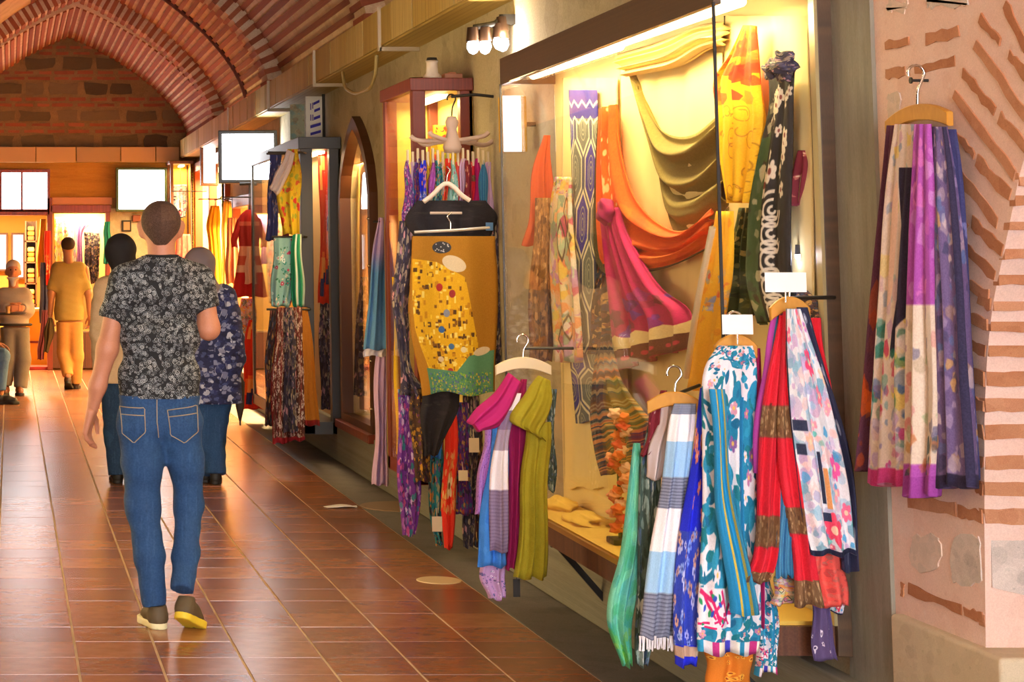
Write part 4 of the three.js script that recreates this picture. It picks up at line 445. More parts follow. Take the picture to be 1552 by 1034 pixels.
// ---------------------------------------------------------------- inside the long case
{
  const W = (X) => ({ X }), G = 'scarves inside the long display case', B = { thick: 0.008, M: 30, N: 60 };
  scarf('table_runner', 'purple and grey runner with pale hexagon lattice hung in the case', [[136, 862, 906], [220, 865, 908], [320, 866, 905], [420, 862, 904], [520, 862, 912], [570, 866, 930], [640, 872, 934]], W(2.425), F_.lattice, G, { ...B, folds: 1.5, depth: 0.006, cat: 'runner' });
  scarf('scarf', 'pastel patchwork scarf knotted beside the lattice runner', [[268, 842, 866], [300, 838, 866], [400, 832, 874], [480, 838, 880], [548, 844, 884]], W(2.40), F_.pastel, G, { thick: 0.02, folds: 3 });
  scarf('scarf', 'brown leaf printed scarf hung at the far end of the case', [[300, 812, 834], [380, 806, 838], [470, 802, 838], [548, 800, 836]], { d: 8.8 }, F_.brownprint, G, { thick: 0.02, folds: 2 });
  scarf('scarf', 'translucent orange-red scarf at the far end of the case', [[205, 822, 834], [260, 808, 838], [330, 800, 842], [372, 792, 842]], { d: 8.86 }, plain(0xb84a1c), G, { thick: 0.012, folds: 2 });
  scarf('shawl', 'orange shawl with olive border swagged across the case back', [[932, 158, 908, 166], [936, 215, 902, 280], [958, 288, 904, 400], [996, 336, 972, 412], [1036, 352, 1028, 398], [1078, 318, 1074, 376]], W(2.40), F_.orange, G, { ...B, thick: 0.01, folds: 3.5, depth: 0.014, pinch: 0.7, cat: 'shawl' });
  scarf('shawl', 'sheer khaki shawl hanging in deep curved folds in the case', [[958, 112, 966, 130], [980, 165, 1002, 262], [1004, 196, 1020, 350], [1050, 206, 1056, 354], [1094, 172, 1096, 328]], W(2.425), F_.khaki, G, { ...B, thick: 0.006, folds: 3.5, depth: 0.02, pinch: 0.5, cat: 'shawl' });
  scarf('drape', 'cream gathered drape bunched along the top of the case', [[936, 84, 948, 118], [975, 70, 990, 108], [1020, 55, 1035, 98], [1060, 40, 1070, 78], [1092, 30, 1094, 66]], W(2.41), plain(0xd9bd78), G, { ...B, thick: 0.02, folds: 4, depth: 0.014, pinch: 1, cat: 'drape' });
  const mag = scarf('shawl', 'magenta shawl with cream and brown border fanned out from a knot', [[906, 318, 940, 314], [912, 345, 946, 340], [916, 385, 966, 382], [921, 440, 1000, 436], [927, 505, 1048, 480], [931, 562, 1046, 526]], W(2.38), F_.magenta, G, { ...B, thick: 0.012, folds: 4, depth: 0.012, cat: 'shawl' });
  part(mag, 'knot', blob(PX(918, 320, 2.36), 0.03, 0.05, 0.07, 5), F_.crimson, 'bunched pink knot');
  scarf('scarf', 'dark patterned scarf tail hanging behind the magenta shawl', [[400, 908, 922], [450, 900, 926], [500, 896, 928], [535, 892, 926]], W(2.41), F_.darkmulti, G, { thick: 0.012 });
  scarf('shawl', 'brown zigzag striped knitted shawl with pointed end in the case', [[905, 520, 925, 516], [898, 580, 942, 574], [894, 640, 976, 622], [900, 680, 998, 652], [912, 724, 990, 690]], W(2.37), F_.knit, G, { ...B, folds: 3, depth: 0.01, cat: 'shawl' });
  scarf('scarf', 'flame red and yellow scarf pinned high in the case', [[1130, 38, 1144, 40], [1108, 85, 1150, 82], [1086, 125, 1153, 128], [1092, 175, 1156, 178], [1096, 240, 1150, 242], [1112, 305, 1140, 305]], W(2.38), F_.flame, G, { thick: 0.025, folds: 3.5, depth: 0.014 });
  scarf('scarf', 'yellow scarf with lilac and red print hanging low in the case', [[320, 1088, 1112], [420, 1072, 1110], [500, 1058, 1096], [590, 1046, 1086]], W(2.36), F_.yellow, G, { thick: 0.02, folds: 2.5 });
  const bk = scarf('scarf', 'black and cream printed scarf with green side and knotted top in the case', [[110, 1166, 1206], [160, 1170, 1202], [220, 1158, 1200], [300, 1142, 1198], [360, 1138, 1198], [430, 1134, 1202], [490, 1150, 1212]], W(2.40), F_.blackwhite, G, { thick: 0.02, folds: 2.5 });
  part(bk, 'knot', merge([blob(PX(1188, 98, 2.36), 0.03, 0.045, 0.06, 8, 0.25), blob(PX(1170, 106, 2.35), 0.02, 0.03, 0.05, 9, 0.25)]), F_.greyprint, 'black and cream knotted rosette');
  scarf('scarf', 'wine red paisley scarf end beside the black printed scarf', [[228, 1212, 1220], [262, 1200, 1224], [310, 1198, 1212]], W(2.44), F_.wine, G, { thick: 0.012, folds: 1.5 });
  scarf('scarf', 'dark green scarf hanging under the flame red one', [[315, 1120, 1140], [400, 1108, 1140], [480, 1102, 1140]], W(2.42), F_.forest, G, { thick: 0.012 });
  scarf('scarf', 'brown and red print scarf behind the upper white card', [[440, 1200, 1222], [470, 1205, 1240], [540, 1215, 1245]], W(2.43), F_.darkmulti, G, { thick: 0.012 });
  { const a = PX(1080, 345, 2.32), b = PX(1040, 572, 2.32); one('wooden_stick', tube([a, a.clone().lerp(b, 0.5).add(V(-0.006, 0, 0)), b], 0.011, 20, 10), mPale, 'thin pale wooden stick leaning inside the case', 'stick'); }
  { const p = PX(940, 800, 2.3), s = thing('flower_garland', 'orange and cream flower garland on a small dark stand on the case floor', 'garland', V(p.x, 0.457, p.z)); part(s, 'stand', merge([rbox(p.x - 0.04, p.x + 0.04, 0.457, 0.48, p.z - 0.05, p.z + 0.05, 0.005), new THREE.CylinderGeometry(0.008, 0.008, 0.5, 8).translate(p.x, 0.72, p.z)]), mDark); const r = rng(77); const ms = [0xe86a30, 0xf0c0a0, 0xd84030, 0xf0a070].map((c) => plain(c)); for (let i = 0; i < 26; i++) { const y = 0.52 + i * 0.017; part(s, 'blossom', blob(V(p.x + (r() - 0.5) * 0.05, y, p.z + (r() - 0.5) * 0.06 + 0.02), 0.022, 0.018, 0.022, i, 0.3), ms[i % 4]); } }
  one('crumpled_cloth', merge([blob(PX(850, 768, 2.36), 0.06, 0.035, 0.12, 4, 0.25), blob(PX(890, 790, 2.34), 0.07, 0.03, 0.14, 6, 0.3)]), mShelfCloth, 'crumpled golden cloth heaped on the case floor', 'cloth');
}
// ---------------------------------------------------------------- bundles hung outside the near end of the case
const rod = (label, a, b, r = 0.006) => one('hanging_rod', tube([a, a.clone().lerp(b, 0.5), b], r, 12, 8), mMetal, label, 'rod');
{
  const at = (d) => ({ d }), G = 'scarves hung outside the near case corner';
  const H1 = combHanger('wooden scarf hanger with the blue striped scarf', P(985, 632, 6.12), P(1062, 610, 6.06), mHangerWood, 5, 0.06); void H1;
  const H2 = combHanger('wooden scarf hanger under the lower white card', P(1084, 535, 5.95), P(1146, 535, 5.95), mHangerWood, 5, 0.05); void H2;
  const H3 = combHanger('wooden scarf hanger under the upper white card', P(1168, 478, 5.86), P(1226, 478, 5.86), mHangerWood, 5, 0.05); void H3;
  rod('metal rod over the blue striped scarf', P(1024, 598, 6.09), V(2.14, P(1024, 598, 6.09).y + 0.02, -6.2)); rod('metal rod over the teal leaf scarf', P(1115, 508, 5.95), V(2.16, P(1115, 508, 5.95).y, -6.0)); rod('metal rod over the white flower scarf', P(1197, 452, 5.86), V(2.47, P(1197, 452, 5.86).y, -5.96));
  scarf('scarf', 'mint green tie-dyed scarf with pointed end outside the case', [[672, 962, 972], [760, 947, 976], [850, 936, 970], [910, 924, 966], [955, 922, 958], [1008, 940, 954]], at(6.2), F_.mint, G, { folds: 2.5, thick: 0.018 });
  scarf('scarf', 'dark green leaf scarf between the mint and striped scarves', [[640, 982, 996], [720, 972, 1002], [850, 964, 998], [940, 964, 988], [1008, 966, 980]], at(6.16), F_.leafdark, G, { folds: 2 });
  scarf('scarf', 'maroon flowered scarf slung over the hanger end', [[592, 998, 1010], [640, 984, 1000], [690, 972, 986]], at(6.14), F_.maroon, G, { folds: 1.5, thick: 0.014 });
  scarf('scarf', 'pale grey silk scarf end beside the striped scarf', [[608, 1006, 1022], [660, 990, 1022], [726, 978, 1004]], at(6.12), F_.greysilk, G, { folds: 1.5 });
  { const s = scarf('scarf', 'white scarf with light blue and grey bands and fringed end', [[612, 1024, 1052], [665, 1010, 1052], [760, 996, 1044], [850, 985, 1036], [966, 968, 1024]], at(6.04), F_.bluestripe, G, { folds: 2.5, depth: 0.009 }); const gs = [], r = rng(9); for (let i = 0; i < 26; i++) { const a = P(969 + i * 2.1, 964, 6.03), b = P(967 + i * 2.1 + r() * 3, 982 + r() * 6, 6.03); gs.push(tube([a, a.clone().lerp(b, 0.5).add(V((r() - 0.5) * 0.004, 0, 0.003)), b], 0.0018, 4, 4)); } const f = part(s, 'fringe', merge(gs), plain(0xf2f0f2)); f.userData.kind = 'stuff'; }
  scarf('scarf', 'royal blue scarf with flowered lower half outside the case', [[588, 1064, 1078], [680, 1050, 1078], [760, 1036, 1070], [850, 1027, 1064], [960, 1021, 1061], [1008, 1021, 1059]], at(6.0), F_.royal, G, { folds: 2 });
  scarf('scarf', 'white scarf with big teal leaves and striped hem outside the case', [[524, 1086, 1138], [560, 1070, 1146], [650, 1064, 1147], [780, 1061, 1148], [930, 1058, 1150], [990, 1060, 1148]], at(5.93), F_.teal, G, { folds: 3, thick: 0.03 });
  scarf('scarf', 'teal scarf with gold lines laid over the leaf print', [[590, 1076, 1096], [700, 1080, 1106], [800, 1090, 1122], [932, 1104, 1150]], at(5.86), F_.tealband, G, { folds: 1.5, thick: 0.012 });
  scarf('scarf', 'amber paisley scarf end hanging below the leaf print scarf', [[978, 1066, 1138], [1020, 1070, 1140], [1062, 1076, 1136]], at(5.98), F_.amber, G, { folds: 2 });
  scarf('scarf', 'thin fuchsia scarf between teal and red scarves', [[528, 1143, 1150], [640, 1145, 1153], [800, 1146, 1156], [950, 1144, 1156]], at(5.97), F_.fuchsia, G, { folds: 1, thick: 0.01 });
  scarf('scarf', 'teal flowered scarf tail below the red scarves', [[860, 1146, 1166], [940, 1144, 1178], [1020, 1142, 1180]], at(5.98), F_.teal, G, { folds: 1.5 });
  const T = 'scarves under the upper white card';
  scarf('scarf', 'purple pink and teal striped scarf on the upper hanger', [[466, 1176, 1190], [540, 1158, 1182], [620, 1147, 1178], [720, 1141, 1166]], at(5.88), F_.purplepink, T, { folds: 1.5, thick: 0.014 });
  scarf('scarf', 'red scarf with brown bands beside the striped one', [[478, 1178, 1196], [600, 1160, 1190], [720, 1148, 1184], [840, 1140, 1178], [882, 1134, 1160]], at(5.85), F_.red, T, { folds: 2 });
  scarf('scarf', 'longer red scarf with brown bands next to the white flower scarf', [[472, 1186, 1198], [600, 1178, 1206], [720, 1184, 1222], [820, 1196, 1234], [918, 1204, 1252]], at(5.82), F_.red, T, { folds: 2 });
  scarf('scarf', 'blue pleated scarf between the two red scarves', [[600, 1184, 1196], [720, 1180, 1204], [874, 1178, 1208]], at(5.83), F_.pleat, T, { folds: 4, depth: 0.005, thick: 0.01 });
  scarf('scarf', 'white scarf with pink flowers and navy edge on the upper hanger', [[468, 1190, 1214], [560, 1196, 1246], [660, 1198, 1266], [760, 1212, 1288], [840, 1232, 1300]], at(5.79), F_.whiteflower, T, { folds: 3, thick: 0.024 });
  scarf('scarf', 'navy paisley scarf behind the white flower scarf', [[466, 1204, 1222], [560, 1226, 1254], [700, 1262, 1288], [866, 1278, 1305]], at(5.83), F_.navy, T, { folds: 1.5, thick: 0.012 });
  scarf('scarf', 'plain red scarf beside the brown case post', [[482, 1224, 1244], [580, 1236, 1256], [695, 1252, 1264]], at(5.87), plain(0xd8152c), T, { folds: 1.5, thick: 0.012 });
  scarf('scarf', 'salmon red scarf end below the white flower scarf', [[800, 1232, 1272], [850, 1214, 1280], [918, 1222, 1285]], at(5.86), F_.salmon, T, { folds: 2 });
  scarf('scarf', 'purple paisley scarf end hanging lowest beside the case post', [[860, 1234, 1256], [930, 1230, 1256], [1000, 1234, 1273]], at(5.88), F_.purplepaisley, T, { folds: 1.5, thick: 0.012 });
  scarf('scarf', 'pale ringed scarf tail beside the lowest paisley end', [[860, 1258, 1272], [928, 1260, 1276]], at(5.9), F_.whiteflower, T, { folds: 1, thick: 0.01 });
  scarf('scarf', 'cream printed scarf end below the red scarves', [[850, 1180, 1212], [915, 1168, 1218]], at(5.9), F_.pastel, T, { folds: 2 });
  for (const [u0, v0, u1, v1, d, l] of [[1160, 413, 1222, 443, 5.82, 'blank white card on the upper scarf hanger'], [1095, 477, 1141, 507, 5.9, 'blank white card on the lower scarf hanger']]) { const a = P(u0, v1, d), b = P(u1, v0, d), c = thing('price_card', l, 'card', V((a.x + b.x) / 2, a.y, -d)); part(c, 'card', rbox(a.x, b.x, a.y, b.y, -d - 0.002, -d, 0.001), mPaper); part(c, 'clip', tube([V((a.x + b.x) / 2, a.y + 0.01, -d - 0.004), V((a.x + b.x) / 2, a.y - 0.03, -d - 0.006)], 0.003, 6, 6), mChrome); }
}
// ---------------------------------------------------------------- bundle outside the far end of the case
{
  const d = 7.75, at = (q) => ({ d: d + q }), G = 'scarves hung outside the far case end';
  combHanger('carved pale wooden scarf hanger above the olive scarf', P(752, 566, d), P(834, 560, d), mPale, 6, 0.07); rod('metal rod over the olive scarf', P(795, 528, d), V(2.19, P(795, 528, d).y, -d));
  scarf('scarf', 'hot pink scarf looped sideways over the hanger', [[772, 566, 792, 582], [745, 596, 772, 626], [722, 622, 750, 648], [706, 636, 728, 656]], at(-0.04), F_.fuchsia, G, { thick: 0.03, folds: 2 });
  scarf('scarf', 'lavender dotted scarf beside the blue one', [[636, 736, 756], [700, 728, 744], [780, 717, 731]], at(0.03), F_.lavdot, G, { folds: 1.5 });
  scarf('scarf', 'bright blue scarf behind the checked one', [[630, 750, 774], [740, 734, 768], [858, 721, 768]], at(0.0), F_.blue, G, { folds: 2 });
  scarf('scarf', 'white and mauve banded scarf on the far case hanger', [[596, 768, 790], [640, 754, 776], [700, 746, 772], [836, 741, 768]], at(-0.03), F_.plaid, G, { folds: 1.5, depth: 0.007 });
  scarf('scarf', 'dark magenta scarf beside the olive one', [[575, 788, 800], [620, 772, 800], [700, 770, 794], [862, 766, 786]], at(0.01), F_.crimson, G, { folds: 2 });
  { const s = scarf('scarf', 'olive green scarf looped round the hanger end', [[640, 796, 834], [700, 792, 833], [780, 787, 831], [876, 778, 827]], at(-0.02), F_.olive, G, { folds: 3, thick: 0.025, depth: 0.014 }); part(s, 'loop', clothGeo([[818, 570, 836, 578], [797, 592, 835, 604], [779, 618, 828, 636], [775, 640, 820, 660], [800, 652, 826, 668]], at(-0.045), { seed: 91, thick: 0.026, folds: 2.5, depth: 0.01 }), F_.olive); }
  scarf('scarf', 'lilac flowered scarf end hanging lowest under the blue scarf', [[820, 730, 764], [870, 728, 768], [908, 738, 764]], at(0.05), F_.lilacfloral, G, { folds: 2 });
  { const a = P(778, 905, d), b = P(788, 878, d); one('hang_tag', merge([rbox(a.x, b.x, a.y, b.y, -d - 0.002, -d + 0.002, 0.001), tube([V((a.x + b.x) / 2, b.y, -d), V((a.x + b.x) / 2 + 0.01, b.y + 0.05, -d)], 0.0015, 5, 5)]), mDark, 'small black tag dangling below the magenta scarf', 'tag'); }
  scarf('scarf', 'grey-green scarf tail behind the olive scarf', [[590, 828, 842], [680, 828, 842], [745, 830, 842]], at(0.05), F_.leafdark, G, { folds: 1, thick: 0.012 });
}
// ---------------------------------------------------------------- hangings on the red-brown cabinet
{
  const d = 10.2, at = (q = 0) => ({ d: d + q }), G = 'small scarves on the octopus hanger', r = rng(61);
  const c = P(685, 205, d), o = thing('octopus_hanger', 'pale carved octopus shaped hanger with pegs holding small scarves', 'hanger', V(c.x, c.y - 0.1, c.z)), mOct = std(0xc0a898, { roughness: 0.6 });
  part(o, 'head', lathe([[0.001, 0.1], [0.022, 0.095], [0.034, 0.07], [0.03, 0.045], [0.024, 0.03], [0.034, -0.01], [0.048, -0.06], [0.04, -0.09], [0.001, -0.095]], 20).translate(c.x, c.y, c.z), mOct); part(o, 'hook', hook(V(c.x, c.y + 0.09, c.z), 0.1), mDark);
  for (const [e, k] of [[622, 0.0], [636, -0.018], [648, 0.02], [750, -0.02], [738, 0.018], [724, -0.01]]) { const t = P(e, 210 - k * 300, d), m = c.clone().lerp(t, 0.5); part(o, 'arm', new THREE.TubeGeometry(new THREE.CatmullRomCurve3([V(c.x, c.y - 0.03, c.z), V(m.x, m.y - 0.02, m.z + k), V(lerp(c.x, t.x, 0.75), t.y - 0.012, t.z + k * 2), V(lerp(c.x, t.x, 0.9), t.y - 0.004, t.z + k * 2), V(t.x, t.y + 0.012, t.z + k * 2)]), 24, 0.012, 8), mOct); }
  const cols = [F_.violet, F_.lilacblue, F_.jewel, F_.royal, F_.yellowgreen, F_.orchid, F_.tealink, F_.pastel, F_.redgold, F_.turq, F_.salmon, F_.lilac, F_.wine, F_.red, F_.fuchsia, F_.pleat, F_.lilac];
  const nm = ['violet printed', 'lilac and blue', 'jewel coloured', 'royal blue', 'yellow and green', 'orchid', 'dark teal', 'pastel', 'red and gold', 'turquoise flowered', 'salmon pink', 'pale lilac', 'wine paisley', 'bright red', 'hot pink', 'blue pleated', 'mauve'];
  cols.forEach((m, i) => { const u = 618 + i * 7.6, l = 0.5 + 0.5 * Math.sin(i * 2.1), dd = ((i * 5) % 3 - 1) * 0.025, s = scarf('small_scarf', 'small ' + nm[i] + ' scarf pegged to the octopus hanger', [[240 + l * 6, u - 2.5, u + 3], [270, u - 5, u + 6], [310, u - 7, u + 8], [326 + l * 18, u - 8, u + 8]], at(dd), m, G, { thick: 0.012, folds: 1.5, M: 16, N: 28 }); const p = P(u, 236 + l * 6, d + dd); part(s, 'peg', rbox(p.x - 0.006, p.x + 0.006, p.y - 0.035, p.y + 0.04, p.z - 0.008, p.z + 0.008, 0.002), mPale, 'wooden clothes peg'); });
  one('hanging_rod', tube([V(c.x, c.y + 0.2, c.z), V(c.x + 0.12, c.y + 0.21, c.z), V(2.5, c.y + 0.2, c.z)], 0.008, 12, 8), mDark, 'dark wall rod carrying the octopus hanger', 'rod');
  // black scarf on a white hanger
  const w = thing('coat_hanger', 'white shaped hanger with the black scarf', 'hanger', P(677, 310, d - 0.1)); const hp = (u, v) => P(u, v, d - 0.1);
  part(w, 'shoulders', merge([new THREE.TubeGeometry(new THREE.CatmullRomCurve3([hp(642, 306), hp(655, 296), hp(668, 283), hp(677, 278), hp(687, 283), hp(700, 296), hp(712, 304)]), 30, 0.012, 10)]), std(0xf0e4d8, { roughness: 0.4 })); part(w, 'bar', tube([hp(652, 323), hp(675, 323), hp(700, 323)], 0.007), std(0xcdbcae, { roughness: 0.5 })); part(w, 'hook', tube([hp(677, 278), hp(678, 266), hp(682, 258), hp(677, 252)], 0.004, 16, 6), mChrome);
  { const s = scarf('shawl', 'black shawl with grey printed tails spread under the white hanger', [[304, 632, 738], [325, 616, 752], [345, 618, 750], [366, 632, 742]], at(-0.06), F_.black, undefined, { folds: 3, thick: 0.02, N: 60, cat: 'shawl' }); part(s, 'tail', clothGeo([[335, 606, 632], [400, 598, 628], [450, 594, 620], [500, 602, 622], [560, 606, 624], [600, 604, 650]], at(-0.03), { seed: 51, folds: 2 }), F_.greyprint, 'grey printed tail'); part(s, 'tail', clothGeo([[335, 738, 766], [420, 744, 766], [490, 742, 770], [560, 738, 758]], at(-0.03), { seed: 52, folds: 2 }), F_.greyprint, 'grey printed tail'); }
  { const s = scarf('printed_scarf', 'ochre scarf with gold mosaic and green meadow print hung flat', [[358, 623, 752], [420, 621, 753], [500, 624, 753], [560, 632, 752], [597, 640, 749]], at(-0.14), F_.mosaic, undefined, { folds: 2, depth: 0.006, thick: 0.006, N: 64, pinch: 0.8, hem: 0.012 }); part(s, 'clip_bar', tube([P(628, 352, d - 0.14), P(690, 349, d - 0.14), P(742, 345, d - 0.14)], 0.008), std(0xd8d4d0, { roughness: 0.2, metalness: 0.4 }), 'clear hanger bar'); part(s, 'hook', tube([P(683, 350, d - 0.14), P(683, 338, d - 0.14), P(678, 328, d - 0.14), P(684, 322, d - 0.14)], 0.004, 14, 6), mChrome); part(s, 'label_tag', rbox(P(737, 350, d - 0.15).x, P(748, 350, d - 0.15).x, P(737, 350, d).y, P(737, 338, d).y, -d + 0.14, -d + 0.145, 0.001), std(0x5a8ac8), 'blue and white tag'); }
  const L = [['violet leaf printed scarf hanging lowest beside the lilac scarf', F_.violet, [[590, 604, 622], [660, 602, 632], [740, 604, 640], [812, 608, 628]], 0], ['dark umber scarf with ochre spots below the gold print', F_.umber, [[590, 622, 650], [660, 622, 655], [730, 632, 652]], -0.05], ['black and grey scarf bunched below the gold print', F_.black, [[590, 640, 700], [630, 636, 690], [690, 640, 664]], -0.07], ['jewel blue scarf below the gold print', F_.blue, [[600, 660, 674], [650, 656, 672], [694, 652, 670]], -0.02], ['dark teal inked scarf with pale tag', F_.tealink, [[640, 646, 668], [720, 650, 672], [800, 654, 670], [826, 660, 670]], 0.02], ['red scarf with gold flower medallion below the gold print', F_.redgold, [[618, 676, 690], [680, 672, 694], [760, 670, 692], [832, 672, 684]], -0.05], ['jewel coloured printed scarf beside the red medallion scarf', F_.jewel, [[610, 690, 708], [700, 690, 712], [780, 692, 716]], 0.0], ['grey printed scarf with pointed end beside the pink loop', F_.greyprint, [[600, 700, 724], [680, 706, 726], [760, 700, 720], [830, 704, 716]], 0.03], ['olive and red printed scarf behind the lavender dotted scarf', F_.darkmulti, [[640, 712, 730], [740, 714, 730], [828, 714, 726]], 0.06]];
  for (const [l, m, rows, q] of L) scarf('scarf', l, rows, at(q), m, 'scarves dangling below the gold printed scarf', { folds: 2, thick: 0.016 });
  for (const [u0, v0, u1, v1, l] of [[655, 783, 670, 806, 'cream paper tag on the dark teal scarf'], [711, 664, 726, 686, 'upper cream paper tag below the gold print'], [695, 713, 709, 729, 'lower cream paper tag beside the red medallion scarf']]) { const a = P(u0, v1, d - 0.08), b = P(u1, v0, d - 0.08); one('paper_tag', merge([rbox(a.x, b.x, a.y, b.y, a.z - 0.001, a.z + 0.001, 0.0008), tube([V((a.x + b.x) / 2, b.y, a.z), V((a.x + b.x) / 2, b.y + 0.04, a.z - 0.02)], 0.0015, 4, 5)]), std(0xe0cdb0), l, 'tag'); }
  // lilac and blue scarf beyond the cabinet
  scarf('scarf', 'lilac to blue dyed scarf hung at the far side of the red-brown cabinet', [[330, 572, 584], [380, 566, 588], [450, 558, 588], [530, 552, 588]], { d: 11.62 }, F_.lilacblue, undefined, { folds: 2 }); scarf('scarf', 'long pale lilac scarf below the blue dyed one', [[526, 572, 590], [600, 566, 588], [680, 568, 588], [735, 563, 588]], { d: 11.66 }, F_.lilac, undefined, { folds: 3, depth: 0.015 }); scarf('scarf', 'short cream scarf end under the blue dyed scarf', [[515, 556, 588], [540, 550, 586]], { d: 11.64 }, plain(0xd8d4dc), undefined, { folds: 2, thick: 0.012 });
  scarf('curtain', 'yellow cloth strip hanging at the front edge of the red-brown cabinet', [[420, 594, 601], [560, 598, 605], [690, 600, 606]], { d: 11.3 }, plain(0xe8c020), undefined, { folds: 1, thick: 0.012, cat: 'cloth' });
  scarf('scarf', 'green and yellow draped scarf inside the red-brown cabinet', [[190, 655, 692], [230, 652, 694], [330, 650, 696], [450, 648, 690]], { d: 10.95 }, F_.yellowgreen, undefined, { folds: 3 });
}
// ---------------------------------------------------------------- hangings on and in the grey cabinet
{
  const G = 'scarves on the grey cabinet', at = (d) => ({ d });
  for (const [l, m, rows, d, o] of [
    ['yellow draped scarf over the top corner of the grey cabinet', F_.yellowgreen, [[226, 436, 452], [262, 424, 456], [300, 420, 456], [355, 428, 454]], 14.75],
    ['pale grey-green scarf slung across the grey cabinet corner', F_.greysilk, [[434, 226, 446, 232], [424, 252, 440, 262], [414, 270, 428, 284], [408, 284, 420, 296]], 14.72],
    ['navy scarf hung at the front of the grey cabinet', F_.navyblue, [[232, 408, 426], [300, 406, 422], [365, 402, 420]], 15.1],
    ['turquoise flowered scarf in the middle of the grey cabinet front', F_.turq, [[360, 416, 452], [410, 412, 452], [465, 410, 440]], 14.78],
    ['green and white striped scarf at the grey cabinet corner', F_.greenstripe, [[355, 444, 456], [410, 440, 460], [465, 444, 462]], 14.74],
    ['wine red scarf tail beside the green striped scarf', F_.wine, [[280, 424, 434], [380, 428, 440], [455, 426, 436]], 14.8],
    ['burgundy flowered skirt with cream print hanging by the floor', F_.burgundy, [[466, 420, 436], [540, 414, 436], [600, 411, 436], [672, 412, 438]], 14.6], ['pale flowered skirt between the two burgundy ones', F_.greyprint, [[466, 432, 446], [540, 430, 448], [655, 430, 452]], 14.58],
    ['brown and cream printed skirt with red hem', F_.burgundy, [[466, 436, 458], [540, 432, 462], [620, 430, 462], [668, 434, 464]], 14.64],
    ['dark patterned skirt at the far side of the burgundy one', F_.darkmulti, [[470, 408, 420], [560, 402, 418], [645, 402, 414]], 14.7],
    ['mustard orange skirt with red hem below the grey cabinet', F_.mustard, [[466, 452, 466], [560, 452, 478], [645, 456, 484]], 14.66],
    ['red and white twisted scarf inside the grey cabinet', F_.orangered, [[230, 482, 500], [300, 484, 502], [400, 484, 502], [460, 482, 500]], 15.2],
    ['dark grey scarf low inside the grey cabinet', F_.greyprint, [[430, 484, 502], [520, 484, 504], [620, 486, 504]], 15.3]]) scarf('scarf', l, rows, at(d), m, G, { folds: 2.5, ...(o ?? {}) });
}
for (const [v, u0, u1, d, l] of [[231, 406, 458, 14.76, 'upper metal rod at the grey cabinet end'], [359, 412, 460, 14.77, 'middle metal rod at the grey cabinet end'], [469, 404, 470, 14.65, 'lower metal rod over the skirts'], [233, 404, 428, 15.08, 'short metal rod over the navy scarf']]) { const a = P(u0, v, d), b = P(u1, v, d); one('hanging_rod', merge([tube([a, a.clone().lerp(b, 0.5), b], 0.008, 10, 8), tube([V(Math.min(b.x, 2.25), b.y, b.z), V(2.22, b.y, lerp(b.z, -14.93, 0.5)), V(2.22, b.y, -14.93)], 0.008, 10, 8)]), mMetal, l, 'rod'); }
for (const [v, u0, u1, d, l] of [[336, 566, 592, 11.62, 'metal rod over the lilac to blue scarf'], [528, 556, 592, 11.65, 'metal rod over the long pale lilac scarf']]) { const a = P(u0, v, d), b = P(u1, v, d); one('hanging_rod', merge([tube([a, a.clone().lerp(b, 0.5), b], 0.007, 10, 8), tube([b, V(2.23, b.y, -11.56), V(2.23, b.y, -11.5)], 0.007, 8, 8)]), mMetal, l, 'rod'); }
{ const p = PX(1212, 388, 2.44), s = thing('spot_lamp', 'tiny bluish white spot lamp inside the case beside the black printed scarf', 'lamp', p.clone()); part(s, 'socket', new THREE.CylinderGeometry(0.012, 0.014, 0.03, 12).translate(p.x, p.y + 0.02, p.z), mDark); part(s, 'bulb', new THREE.SphereGeometry(0.014, 14, 10).translate(p.x, p.y, p.z), glow(new THREE.Color().setRGB(0.7, 0.7, 1), 8)); pointLight(s, V(p.x - 0.03, p.y, p.z), new THREE.Color().setRGB(0.75, 0.75, 1), 0.15, 1); }
// contents of the arched window
scarf('curtain', 'pink-beige curtain panel in the arched window', [[225, 547, 563], [400, 547, 565], [620, 548, 566]], { X: 2.57 }, plain(0xb88058), undefined, { folds: 4, cat: 'curtain', N: 60 }); scarf('curtain', 'pale yellow curtain panel in the arched window', [[230, 534, 546], [400, 533, 545], [640, 534, 546]], { X: 2.575 }, plain(0xe0c070), undefined, { folds: 3, cat: 'curtain', N: 60 }); scarf('scarf', 'grey twisted scarf low in the arched window', [[420, 548, 560], [500, 542, 558], [600, 540, 556]], { X: 2.54 }, F_.greyprint, undefined, { folds: 2 });
